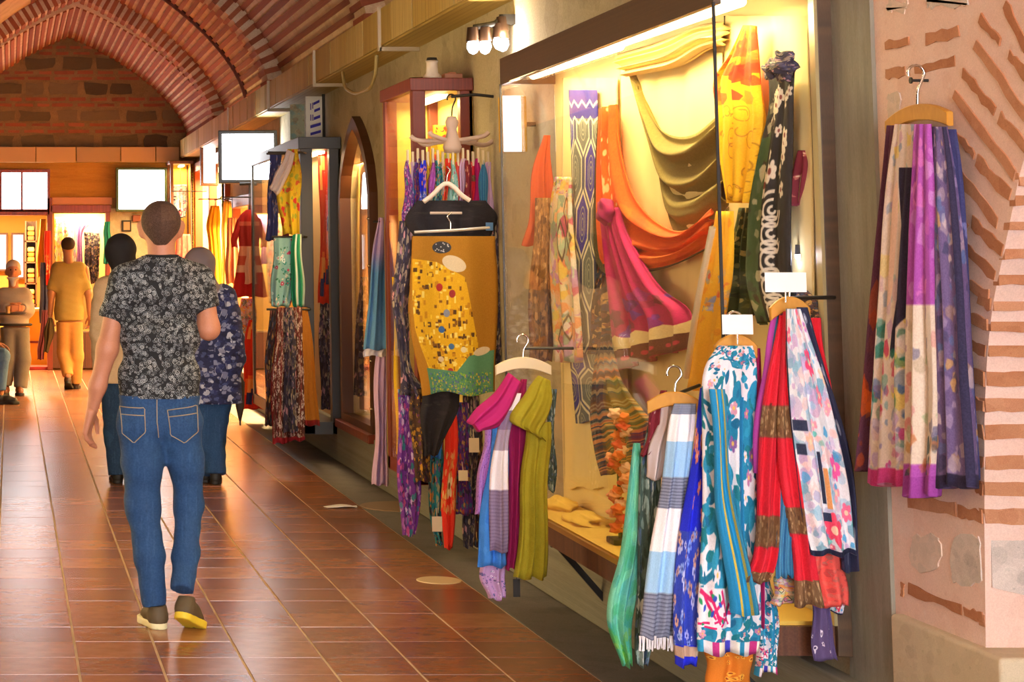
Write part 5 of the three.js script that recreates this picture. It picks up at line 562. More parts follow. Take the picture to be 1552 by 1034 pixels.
// ---------------------------------------------------------------- garments of the far shops
{
  const G = 'garments outside the far shops', g = (n, l, rows, d, m, o) => scarf(n, l, rows, { d }, m, G, { cat: 'garment', folds: 3, ...o });
  { const q = g('dress', 'red dress with pale bands hung beside the grey cabinet', [[318, 372, 386], [326, 364, 394], [345, 361, 396], [372, 362, 395], [415, 356, 401], [450, 352, 404]], 18.25, F_.dress, { thick: 0.06, hang: 280 }); part(q, 'sleeve', clothGeo([[360, 332, 370, 324], [352, 354, 362, 356], [350, 374, 360, 376]], { d: 18.25 }, { seed: 5, thick: 0.035, folds: 1 }), plain(0xc8241c)); part(q, 'sleeve', clothGeo([[388, 324, 398, 332], [396, 356, 406, 354], [398, 376, 408, 374]], { d: 18.25 }, { seed: 6, thick: 0.035, folds: 1 }), plain(0xc8241c)); part(q, 'apron', clothGeo([[374, 374, 386], [400, 372, 388], [430, 370, 390]], { d: 18.17 }, { seed: 7, thick: 0.01, folds: 1.5 }), plain(0xf0b890), 'pale front panel'); } g('dress', 'orange-red and navy dress hung below the red one', [[485, 376, 396], [520, 370, 402], [580, 368, 402], [620, 366, 402]], 18.3, F_.orangered, { thick: 0.05, hang: 280 });
  g('scarf', 'yellow and cream cloth between the red dresses', [[452, 366, 392], [490, 362, 394], [512, 366, 396]], 18.4, F_.pastel, { cat: 'scarf', hang: 280 }); g('dress', 'salmon dress hung behind the red one', [[330, 346, 358], [380, 342, 362], [430, 342, 366]], 19.4, F_.pinkdress, { thick: 0.04, hang: 299 });
  g('dress', 'mustard yellow dress hung in the far shop', [[312, 320, 332], [340, 312, 334], [362, 316, 334], [440, 318, 338]], 21.9, F_.yellowdress, { thick: 0.05, hang: 303 }); g('dress', 'cream yellow dress beside the mustard one', [[305, 338, 350], [360, 336, 352], [440, 336, 352]], 21.4, plain(0xf0c860), { thick: 0.04, hang: 301 });
  g('dress', 'pink flowered blouse in the far corner', [[355, 268, 288], [400, 264, 290], [430, 266, 290]], 25.2, F_.salmon, { thick: 0.04, hang: 290 }); g('scarf', 'blue and white scarf in the corner cabinet', [[280, 262, 284], [300, 260, 284], [330, 264, 282]], 26.1, F_.whiteflower, { cat: 'scarf', hang: 252 });
  one('hanging_rod', tube([V(2.12, 2.18, -18.28), V(2.25, 2.185, -18.28), V(2.5, 2.18, -18.28)], 0.014), mDark, 'dark rail carrying the red dresses', 'rod');
  for (const [d, v, l] of [[19.4, 299, 'dark rail carrying the salmon dress'], [21.65, 302, 'dark rail carrying the mustard and cream dresses'], [25.2, 290, 'dark rail carrying the pink flowered blouse']]) { const y = P(0, v, d).y, z = d > 21 && d < 22 ? 0.3 : 0.02; one('hanging_rod', merge([tube([V(2.06, y, -d), V(2.3, y, -d), V(2.5, y, -d)], 0.006), tube([V(2.27, y, -d - z), V(2.27, y, -d), V(2.27, y, -d + z)], 0.008), tube([V(2.36, y, -d - z), V(2.36, y, -d), V(2.36, y, -d + z)], 0.008)]), mDark, l, 'rod'); }
}
// ---------------------------------------------------------------- the shop at the end of the passage
{
  const room = new THREE.Group(); room.name = 'wall_shop'; room.userData = { kind: 'structure', label: 'lit shop room behind the end wall' }; scene.add(room);
  const m = std(0xc89a50, { roughness: 0.85 });
  part(room, 'shop_wall', merge([box(-1.3, 0.62, 0, 2.4, -29.6, -29.55), box(-1.35, -1.3, 0, 2.4, -29.6, -26.8), box(0.56, 0.6, 0, 2.4, -29.6, -26.85), box(-1.3, 0.6, 2.3, 2.4, -29.6, -26.8)]), m);
  part(room, 'ceiling_lamp', box(-0.8, 0.4, 2.24, 2.28, -27.6, -27.4), glow(AMBER, 7)); areaLight(room, 1.2, 0.3, V(-0.2, 2.22, -27.5), V(-0.2, 0, -27.5), AMBER, 330);
  part(room, 'window_recess', merge([box(0.6, 1.4, 0.45, 2.2, -27.35, -27.3), box(1.32, 1.36, 0.45, 2.2, -27.3, -26.85), box(0.6, 1.36, 0.45, 0.5, -27.3, -26.85), box(0.6, 1.36, 2.15, 2.2, -27.3, -26.85)]), std(0xf0d898, { roughness: 0.85 }));
  part(room, 'window_lamp', box(0.7, 1.25, 2.11, 2.14, -26.95, -26.9), glow(WARM, 7)); areaLight(room, 0.6, 0.1, V(0.97, 2.1, -26.95), V(0.97, 1.0, -27.2), WARM, 260);
  const scr = (u0, v0, u1, v1, d, l) => { const a = P(u0, v1, d), b = P(u1, v0, d), s = thing('back_window', l, 'window', V((a.x + b.x) / 2, a.y, -d)); part(s, 'frame', rbox(a.x - 0.03, b.x + 0.03, a.y - 0.03, b.y + 0.03, -d - 0.05, -d - 0.01, 0.005), mWood); part(s, 'pane', box(a.x, b.x, a.y, b.y, -d - 0.012, -d), glow(COOL, 1.5), 'bright daylit pane'); areaLight(s, b.x - a.x, b.y - a.y, V((a.x + b.x) / 2, (a.y + b.y) / 2, -d + 0.01), V((a.x + b.x) / 2, (a.y + b.y) / 2, 0), COOL, 3); };
  scr(-4, 356, 9, 408, 29.4, 'bright white pane at the back of the end shop behind old man'); scr(20, 356, 35, 420, 29.4, 'bright white pane at the back of the end shop beside the shelves');
  // shelves with folded cloth
  const a = P(38, 555, 28.3), b = P(56, 330, 28.3), s = thing('shelf_unit', 'wooden shelf unit of folded cloth in the end shop', 'shelf', V((a.x + b.x) / 2, 0, -28.4)); part(s, 'side_panel', box(a.x, a.x + 0.02, 0, 2.0, -28.7, -28.3), mWood); part(s, 'side_panel', box(b.x - 0.02, b.x, 0, 2.0, -28.7, -28.3), mWood); part(s, 'back_board', box(a.x, b.x, 0, 2.0, -28.72, -28.7), mWood);
  const fc = [0xd8902c, 0xb8581c, 0xe0b860, 0x8a4a2a, 0xc87830, 0x706040]; let k = 0;
  for (let y = 0.2; y < 1.95; y += 0.3) { part(s, 'shelf', box(a.x, b.x, y, y + 0.02, -28.7, -28.3), mWood); for (let q = 0; q < 3; q++) { const yy = y + 0.02 + q * 0.07; one('folded_cloth', rbox(a.x + 0.035, b.x - 0.035, yy, yy + 0.066, -28.65, -28.32 - 0.02 * (q % 2), 0.02), std(fc[k % 6], { roughness: 0.9 }), ['amber', 'rust', 'straw yellow', 'brown', 'orange', 'olive grey'][k % 6] + ' folded cloth, ' + ['bottom', 'middle', 'uppermost'][q] + ' of the stack on the ' + ['lowest', 'second', 'third', 'fourth', 'fifth', 'highest'][Math.round((y - 0.2) / 0.3)] + ' shelf', 'cloth', 'folded cloths on the end shop shelves'); k++; } }
  const c0 = P(40, 500, 27.2), c1 = P(72, 452, 27.2); const ct = thing('counter', 'yellow lit counter inside the end shop door', 'counter', V((c0.x + c1.x) / 2, 0, -27.4)); part(ct, 'body', rbox(c0.x, c1.x, 0, 0.75, -27.6, -27.2, 0.01), std(0xe8b020, { roughness: 0.5 })); part(ct, 'counter_top', rbox(c0.x - 0.02, c1.x + 0.02, 0.75, 0.79, -27.62, -27.17, 0.008), mPale); part(ct, 'shelf_lip', box(c0.x, c1.x, 0.32, 0.35, -27.19, -27.17), mRedWood);
  const G = 'garments in the end shop', g = (l, rows, d, mm, o) => scarf('garment', l, rows, { d }, mm, G, { cat: 'garment', folds: 2.5, ...o });
  g('yellow coat hanging in the end shop doorway', [[332, 62, 70], [380, 56, 70], [420, 56, 68]], 26.75, plain(0xd89818), { thick: 0.05 }); g('red dotted garment hanging at the end shop door post', [[350, 68, 76], [400, 67, 77], [432, 68, 76]], 26.35, F_.redgold, { thick: 0.03 }); g('navy garment hanging low at the end shop door post', [[398, 62, 72], [450, 60, 74], [490, 60, 72]], 26.36, plain(0x2c2c4c), { thick: 0.04 }); g('maroon garment below the navy one at the door post', [[470, 64, 74], [520, 58, 70], [545, 56, 66]], 26.3, plain(0x5a1c28), { thick: 0.04 });
  const D = 'scarves in the end shop window', h = (l, rows, mm) => scarf('scarf', l, rows, { d: 27.0 }, mm, D, { folds: 2.5, thick: 0.03 });
  h('purple bow shaped scarf in the end shop window', [[326, 116, 138], [340, 114, 136], [350, 116, 126], [400, 116, 126]], F_.lavdot); h('cream flowered scarf in the end shop window', [[330, 82, 102], [360, 80, 104], [430, 84, 100]], F_.pastel); h('dark printed scarf in the end shop window', [[352, 128, 150], [380, 128, 152], [430, 130, 148]], F_.greyprint); h('white and gold scarf in the end shop window', [[345, 102, 114], [400, 100, 116], [460, 102, 114]], F_.whiteflower);
  scarf('scarf', 'teal green scarf hung on the end wall door post', [[336, 158, 167], [360, 157, 168], [400, 157, 167]], { d: 26.38 }, plain(0x0f7a6a), undefined, { folds: 1.5, thick: 0.02 });
  { const a2 = P(185, 351, 26.45), b2 = P(199, 334, 26.45), f = thing('wall_picture', 'small dark framed picture on the end wall below lit sign', 'picture', V((a2.x + b2.x) / 2, a2.y, -26.46)); part(f, 'frame', rbox(a2.x, b2.x, a2.y, b2.y, -26.48, -26.45, 0.005), mDark); part(f, 'print', box(a2.x + 0.02, b2.x - 0.02, a2.y + 0.02, b2.y - 0.02, -26.45, -26.446), std(0xa08868)); }
  { const a2 = P(201, 336, 26.45), b2 = P(213, 326, 26.45); one('wall_switch_box', rbox(a2.x, b2.x, a2.y, b2.y, -26.48, -26.42, 0.01), std(0x8a4a2c, { roughness: 0.6 }), 'small brown box on the end wall beside the picture', 'box'); }
}
// ---------------------------------------------------------------- people: bodies and clothes meshed from smooth distance fields
const cap = (p, q) => { const dx = p[4] - p[0], dyy = p[5] - p[1], dz = p[6] - p[2]; return [...p, dx, dyy, dz, 1 / Math.max(1e-9, dx * dx + dyy * dyy + dz * dz)]; };
function field(prims, k) {   // prim: [x,y,z,r, x2,y2,z2,r2, clip?]; clip = plane [nx,ny,nz,c]: keeps n.p < c
  const P_ = prims.map((p) => ({ a: cap(p), clip: p[8] }));
  return (x, y, z) => {
    let s = 1e3;
    for (const { a, clip } of P_) {
      const px = x - a[0], py = y - a[1], pz = z - a[2], o = a.length - 4; let h = (px * a[o] + py * a[o + 1] + pz * a[o + 2]) * a[o + 3]; h = h < 0 ? 0 : h > 1 ? 1 : h;
      const qx = px - a[o] * h, qy = py - a[o + 1] * h, qz = pz - a[o + 2] * h; let d = Math.sqrt(qx * qx + qy * qy + qz * qz) - (a[3] + (a[7] - a[3]) * h);
      if (clip) d = Math.max(d, x * clip[0] + y * clip[1] + z * clip[2] - clip[3]);
      const m = Math.max(0, k - Math.abs(s - d)) / k; s = Math.min(s, d) - m * m * k * 0.25;
    }
    return s;
  };
}
function surfaceNet(sdf, lo, hi, cell) {
  const n = [0, 1, 2].map((i) => Math.ceil((hi[i] - lo[i]) / cell) + 2), N = n[0] * n[1] * n[2], val = new Float32Array(N), id = (i, j, k) => i + n[0] * (j + n[1] * k);
  for (let k = 0; k < n[2]; k++) for (let j = 0; j < n[1]; j++) for (let i = 0; i < n[0]; i++) val[id(i, j, k)] = sdf(lo[0] + i * cell, lo[1] + j * cell, lo[2] + k * cell);
  const vid = new Int32Array(N).fill(-1), pos = [], idx = [], E = [[0, 1], [2, 3], [4, 5], [6, 7], [0, 2], [1, 3], [4, 6], [5, 7], [0, 4], [1, 5], [2, 6], [3, 7]];
  const off = [0, 1, n[0], n[0] + 1, n[0] * n[1], n[0] * n[1] + 1, n[0] * n[1] + n[0], n[0] * n[1] + n[0] + 1];
  for (let k = 0; k < n[2] - 1; k++) for (let j = 0; j < n[1] - 1; j++) for (let i = 0; i < n[0] - 1; i++) {
    const b = id(i, j, k); let mask = 0; for (let c = 0; c < 8; c++) if (val[b + off[c]] < 0) mask |= 1 << c; if (mask === 0 || mask === 255) continue;
    let x = 0, y = 0, z = 0, q = 0; for (const [a, c] of E) { const va = val[b + off[a]], vc = val[b + off[c]]; if (va < 0 === vc < 0) continue; const t = va / (va - vc); x += lerp(a & 1, c & 1, t); y += lerp((a >> 1) & 1, (c >> 1) & 1, t); z += lerp(a >> 2, c >> 2, t); q++; }
    vid[b] = pos.length / 3; pos.push(lo[0] + (i + x / q) * cell, lo[1] + (j + y / q) * cell, lo[2] + (k + z / q) * cell);
  }
  const dirs = [[1, n[0], n[0] * n[1]], [n[0], n[0] * n[1], 1], [n[0] * n[1], 1, n[0]]];
  for (let k = 1; k < n[2] - 1; k++) for (let j = 1; j < n[1] - 1; j++) for (let i = 1; i < n[0] - 1; i++) { const b = id(i, j, k); for (const [d, e, f] of dirs) { const s0 = val[b] < 0, s1 = val[b + d] < 0; if (s0 === s1) continue; const a = vid[b], c = vid[b - e], g = vid[b - e - f], h = vid[b - f]; if (a < 0 || c < 0 || g < 0 || h < 0) continue; if (s0) idx.push(a, c, g, a, g, h); else idx.push(a, g, c, a, h, g); } }
  const g = new THREE.BufferGeometry(); g.setAttribute('position', new THREE.Float32BufferAttribute(pos, 3)); const uv = new Float32Array(pos.length / 3 * 2); for (let i = 0; i < uv.length / 2; i++) { uv[2 * i] = Math.atan2(pos[3 * i], -pos[3 * i + 2] - 0.6) * 0.9 + pos[3 * i] * 0.4; uv[2 * i] = pos[3 * i] * 1.0 + (pos[3 * i + 2] > 0 ? 0 : 0.37); uv[2 * i + 1] = pos[3 * i + 1]; } g.setAttribute('uv', new THREE.BufferAttribute(uv, 2)); g.setIndex(idx); g.computeVertexNormals(); return g;
}
function meshField(prims, k, cell, pad = 0.02, extra) {
  const lo = [1e9, 1e9, 1e9], hi = [-1e9, -1e9, -1e9]; for (const p of prims) for (const o of [0, 4]) for (let i = 0; i < 3; i++) { lo[i] = Math.min(lo[i], p[o + i] - p[o + 3] - pad); hi[i] = Math.max(hi[i], p[o + i] + p[o + 3] + pad); }
  const f = field(prims, k); return surfaceNet(extra ? (x, y, z) => extra(f(x, y, z), x, y, z) : f, lo, hi, cell);
}
// a hand: wrist w, direction of the fingers f, palm normal n, side s towards the thumb (unit vectors); size 1 = adult
function handPrims(w, f, n, s, size, curl) {
  const at = (a, b, c) => [w[0] + (f[0] * a + s[0] * b + n[0] * c) * size, w[1] + (f[1] * a + s[1] * b + n[1] * c) * size, w[2] + (f[2] * a + s[2] * b + n[2] * c) * size], out = [];
  for (const b of [-0.026, -0.009, 0.009, 0.026]) out.push([...at(0.0, b * 0.7, 0), 0.018 * size, ...at(0.082, b, 0), 0.0125 * size]);
  [[0.027, 0.07, 0.9], [0.009, 0.082, 1], [-0.009, 0.076, 1.05], [-0.026, 0.058, 1.15]].forEach(([b, L, c]) => { let a = 0.085, q = 0, ang = 0, p = at(a, b, q); [0.45, 0.32, 0.23].forEach((k, i) => { ang += curl * c; a += Math.cos(ang) * L * k * 1.05; q += Math.sin(ang) * L * k * 1.05; const e = at(a, b * (1 - 0.06 * i), q); out.push([...p, (0.0095 - i * 0.0008) * size, ...e, (0.0087 - i * 0.0008) * size]); p = e; }); });
  let p = at(0.02, 0.026, 0.004); for (const [a, b, c, r] of [[0.045, 0.047, 0.014, 0.012], [0.072, 0.056, 0.024, 0.010], [0.095, 0.056, 0.032, 0.0085]]) { const e = at(a, b, c); out.push([...p, (r + 0.0015) * size, ...e, r * size]); p = e; } return out;
}
const skinTex = (c, d, s) => mapped(plasterTex(s, c, [d, c], 4, 60), { roughness: 0.55 });
const T = (rows, z = 0) => { const o = []; for (let i = 0; i < rows.length - 1; i++) { const [v, a, b, r] = rows[i], [v2, a2, b2, r2] = rows[i + 1]; for (const t of [0, 0.5, 1]) o.push([lerp(a, b, t), v, z, r, lerp(a2, b2, t), v2, z, r2]); } return o; };   // torso of upright rows [v, uL, uR, r]
function person(label, { u0, v0, d, hands = [], body, clothes, cell = 0.012, skin, extras }) {
  const base = P(u0, v0, d); base.y = 0; const s = F / d * CT, g = thing('person', label, 'person', base), f3 = (o) => o;
  const J = (u, v, z = 0) => { const p = P(u, v, d - z); return [p.x - base.x, p.y, z]; };
  const conv = (list) => list.map(([u, v, z, r, u2, v2, z2, r2, clip]) => { const a = J(u, v, z), b = J(u2, v2, z2); let c = clip; if (clip === 'end') { const dx = b[0] - a[0], dyy = b[1] - a[1], dz = b[2] - a[2], L = Math.hypot(dx, dyy, dz), n = [dx / L, dyy / L, dz / L]; c = [...n, n[0] * b[0] + n[1] * b[1] + n[2] * b[2]]; } return [...a, r, ...b, r2, c]; });
  const add = (parent, name, geo, m, lab) => { const x = shade(new THREE.Mesh(geo, m)); x.name = name; if (lab) x.userData.label = lab; parent.add(x); return x; };
  const list = [meshField(conv(body), 0.03, cell)]; for (const h of hands) list.push(meshField(handPrims(J(...h.at), h.f, h.n, h.s, h.size ?? 1, h.curl ?? 0.35), 0.006, 0.0034 * (h.cellk ?? 1), 0.006));
  add(g, 'body', merge(list), skin);
  for (const c of clothes) { const pr = conv(c.prims), yb = c.hem !== undefined ? J(u0, c.hem)[1] : -1e3, yt = c.top !== undefined ? J(u0, c.top)[1] : 1e3; const geo = meshField(pr, c.k ?? 0.05, c.cell ?? cell, 0.03, (q, x, y, z) => Math.max(q + (c.wrinkle ?? 0) * Math.sin(y * 70 + 9 * x) * Math.sin(x * 20 + y * 12 + z * 30), yb - y, y - yt)); const m = add(g, c.name, geo, c.mat, c.label); c.after?.(m, J, add); }
  extras?.(g, J, add, conv); return g;
}
const denim = (c, s) => mapped(tex(256, 256, s, (g, w, h, r) => { g.fillStyle = c; g.fillRect(0, 0, w, h); for (let i = 0; i < 700; i++) { g.globalAlpha = 0.16; g.fillStyle = i % 2 ? '#6a90b8' : '#0c2038'; g.fillRect(r() * w, r() * h, 1, 4 + r() * 16); } g.globalAlpha = 1; blotch(g, w, h, r, ['#4a78a8', '#183a60'], 26, 6, 26, 0.2); }, 8), { roughness: 0.85 });
const mJeans = denim('#1f446e', 301), mJeansDark = denim('#183656', 302), mSkin = skinTex('#b87a5c', '#a86a4e', 303), mSkin2 = skinTex('#a87454', '#986448', 304);
const shirtTex = tex(512, 512, 305, (g, w, h, r) => { g.fillStyle = '#141518'; g.fillRect(0, 0, w, h); for (let i = 0; i < 520; i++) { const x = r() * w, y = r() * h, s = 6 + r() * 9; g.strokeStyle = ['#8e9496', '#767c80', '#a8acaa', '#5e6468'][i % 4]; g.lineWidth = 1.6 + r() * 2; for (let k = 0; k < 5; k++) { const a = k * 1.257 + r(); g.beginPath(); g.arc(x + Math.cos(a) * s * 0.6, y + Math.sin(a) * s * 0.6, s * 0.5, a - 1.6, a + 1.6); g.stroke(); } g.fillStyle = '#d0d0c8'; g.beginPath(); g.arc(x, y, 2, 0, 6.3); g.fill(); } }, 8, [3.4, 3.4]);
const ring = (cx, y, cz, rx, rz, r) => { const o = []; for (let i = 0; i < 24; i++) { const a = i / 24 * 6.2832; o.push(V(cx + rx * Math.cos(a), y, cz + rz * Math.sin(a))); } return new THREE.TubeGeometry(new THREE.CatmullRomCurve3(o, true), 48, r, 6, true); };
function shoe(g, add, heel, toe, y, tilt, mats, k = 1) {   // heel and toe: [x, z] on the ground; tilt lifts the heel
  const L = Math.hypot(toe[0] - heel[0], toe[1] - heel[1]), a = Math.atan2(toe[1] - heel[1], toe[0] - heel[0]), grp = new THREE.Group(); grp.name = 'shoe'; g.add(grp);
  const q = L - 0.07 * k; const s = field([[0, 0, 0, 0.034 * k, q * 0.45, 0, 0, 0.033 * k], [q * 0.45, 0, 0, 0.033 * k, q * 0.85, 0, 0.004, 0.044 * k], [q * 0.85, 0, 0.004, 0.044 * k, q, 0, 0, 0.036 * k]], 0.02);
  const sole = surfaceNet((x, yy, z) => Math.max(s(x, 0, z) - 0.004, Math.abs(yy - 0.016 * k) - 0.016 * k), [-0.06, -0.02, -0.08], [L + 0.02, 0.06, 0.08], 0.006);
  const up = meshField([[0, 0.05 * k, 0, 0.036 * k, 0.0, 0.085 * k, 0, 0.036 * k, [-0.2, 0.98, 0, 0.098 * k]], [0, 0.045 * k, 0, 0.036 * k, q * 0.5, 0.05 * k, 0, 0.036 * k], [q * 0.5, 0.05 * k, 0, 0.036 * k, q * 0.9, 0.035 * k, 0.003, 0.036 * k]], 0.03, 0.006);
  for (const [n, geo, m] of [['sole', sole, mats[1]], ['upper', up, mats[0]]]) { geo.rotateZ(-tilt); if (tilt) geo.translate(0, Math.sin(tilt) * q * 0.95, 0); geo.rotateY(-a); geo.translate(heel[0], y, heel[1]); const x = shade(new THREE.Mesh(geo, m)); x.name = n; grp.add(x); }
  grp.userData.label = 'shoe'; return grp;
}
// the man in the foreground -------------------------------------------------------------
person('man in a black floral t-shirt and blue jeans walking away', {
  u0: 245, v0: 936, d: 8.36, cell: 0.009, skin: mSkin,
  body: [[244, 338, 0.03, 0.078, 244, 336, -0.03, 0.08], [244, 352, -0.03, 0.066, 244, 366, -0.05, 0.05], [244, 358, 0.02, 0.06, 245, 395, 0.02, 0.056], [244, 350, -0.11, 0.012, 244, 357, -0.12, 0.014], [213, 342, 0.0, 0.017, 215, 356, 0.0, 0.012], [275, 342, 0.0, 0.017, 273, 356, 0.0, 0.012],
    [245, 402, 0.02, 0.045, 194, 422, 0, 0.03], [245, 402, 0.02, 0.045, 298, 422, 0, 0.03], [220, 440, 0, 0.08, 270, 440, 0, 0.08], [222, 540, 0, 0.07, 266, 540, 0, 0.07], [214, 620, 0, 0.07, 270, 620, 0, 0.07],
    [182, 428, 0, 0.042, 163, 528, 0.02, 0.043], [163, 528, 0.02, 0.043, 148, 585, 0.0, 0.034], [148, 585, 0, 0.034, 140, 622, -0.02, 0.025], [308, 428, 0, 0.042, 316, 498, 0.02, 0.044], [316, 498, 0.02, 0.044, 308, 470, -0.22, 0.028],
    [213, 640, 0, 0.06, 218, 765, -0.02, 0.04], [218, 765, -0.02, 0.04, 228, 840, 0, 0.034], [228, 840, 0, 0.034, 234, 912, 0.0, 0.03], [274, 640, 0, 0.055, 284, 765, -0.05, 0.038], [284, 765, -0.05, 0.038, 280, 840, 0.03, 0.032], [280, 840, 0.03, 0.032, 278, 878, 0.085, 0.022]],
  hands: [{ at: [139, 624, -0.02], f: [-0.22, -0.96, -0.12], n: [0.85, -0.2, -0.45], s: [0.35, 0.1, -0.9], curl: 0.42, size: 1.02 }, { at: [307, 468, -0.24], f: [-0.3, 0.3, -0.9], n: [-0.9, -0.3, 0.2], s: [-0.1, 0.95, 0.2], curl: 0.5 }],
  clothes: [
    { name: 'hair', mat: mapped(plasterTex(306, '#4a3224', ['#3a261a', '#6a4c38', '#80604a'], 14, 200), { roughness: 0.9 }), k: 0.03, cell: 0.006, hem: 372, prims: [[244, 336, 0.034, 0.083, 244, 334, -0.025, 0.084], [244, 350, 0.055, 0.05, 244, 366, 0.045, 0.04]], label: 'short cropped brown hair' },
    { name: 't_shirt', mat: mapped(shirtTex), label: 'black t-shirt with pale grey floral print', k: 0.05, cell: 0.009, hem: 603, top: 387, wrinkle: 0.002, prims: [[238, 402, 0.015, 0.064, 190, 420, 0, 0.046], [251, 402, 0.015, 0.064, 300, 420, 0, 0.046], [214, 440, 0, 0.1, 276, 440, 0, 0.1], [216, 510, 0, 0.1, 268, 510, 0, 0.1], [214, 570, 0, 0.1, 268, 570, 0, 0.1], [214, 620, 0, 0.102, 270, 620, 0, 0.102], [186, 426, 0, 0.055, 169, 484, 0.01, 0.058, 'end'], [304, 426, 0, 0.055, 314, 468, 0.01, 0.057, 'end']] },
    { name: 'jeans', mat: mJeans, label: 'faded blue jeans', k: 0.035, cell: 0.009, top: 598, wrinkle: 0.002, prims: [[212, 592, 0, 0.094, 270, 592, 0, 0.094], [211, 635, 0.01, 0.092, 273, 635, 0.01, 0.092], [212, 650, 0.01, 0.092, 216, 700, 0, 0.084], [216, 700, 0, 0.082, 216, 765, -0.02, 0.07], [216, 765, -0.02, 0.07, 226, 840, 0, 0.06], [226, 840, 0, 0.06, 234, 918, 0.01, 0.052, 'end'], [273, 650, 0.01, 0.088, 281, 700, -0.02, 0.074], [283, 700, -0.02, 0.07, 286, 765, -0.05, 0.058], [286, 765, -0.05, 0.058, 282, 840, 0.03, 0.051], [282, 840, 0.03, 0.051, 276, 895, 0.11, 0.05, 'end']],
      after: (m, J, add) => { const bright = std(0x9a8a70, { roughness: 0.8 }), f = field([[...J(212, 592), 0.094, ...J(270, 592), 0.094], [...J(211, 635, 0.01), 0.092, ...J(273, 635, 0.01), 0.092], [...J(212, 650, 0.01), 0.092, ...J(216, 700), 0.084], [...J(273, 650, 0.01), 0.088, ...J(281, 700, -0.02), 0.074]], 0.035);
        const on = (u, v) => { const p = J(u, v, 0.1); let z = 0.2; for (let i = 0; i < 60; i++) { const q = f(p[0], p[1], z); if (q < 0.0015) break; z -= q * 0.8; } return V(p[0], p[1], z + 0.001); };
        const line = (n, pts) => { const d = []; for (let i = 0; i < pts.length - 1; i++) for (let k = 0; k < 5; k++) d.push(on(lerp(pts[i][0], pts[i + 1][0], k / 5), lerp(pts[i][1], pts[i + 1][1], k / 5))); d.push(on(...pts[pts.length - 1])); add(m, n, new THREE.TubeGeometry(new THREE.CatmullRomCurve3(d), 50, 0.0022, 5), bright); };
        line('pocket_stitching', [[183, 618], [219, 619], [220, 655], [203, 672], [186, 658], [183, 618]]); line('pocket_stitching', [[254, 622], [300, 616], [301, 655], [280, 672], [259, 660], [254, 622]]); line('pocket_stitching', [[185, 629], [218, 630]]); line('pocket_stitching', [[256, 632], [299, 627]]); line('seam', [[238, 606], [238, 640], [241, 664]]); } }],
  extras: (g, J, add) => { const um = std(0x5a4a30, { roughness: 0.7 }), sm = std(0xe8dca8, { roughness: 0.6 }), a = J(239, 930, 0), b = J(205, 930, -0.2); shoe(g, add, [a[0], 0.02], [b[0] + 0.03, -0.2], 0, 0, [um, sm]).userData.label = 'olive canvas shoe with cream sole'; const c = J(270, 900, 0.1), e = J(305, 910, 0); shoe(g, add, [J(277, 900, 0.1)[0], 0.1], [J(309, 905)[0], -0.07], 0, 0.42, [um, std(0xe0c030, { roughness: 0.6 })]).userData.label = 'olive canvas shoe with yellow sole, heel lifted';
    add(g, 'collar', ring(J(245, 389)[0], J(245, 389)[1], 0.012, 0.066, 0.062, 0.009), std(0x17181a, { roughness: 0.9 })); },
});
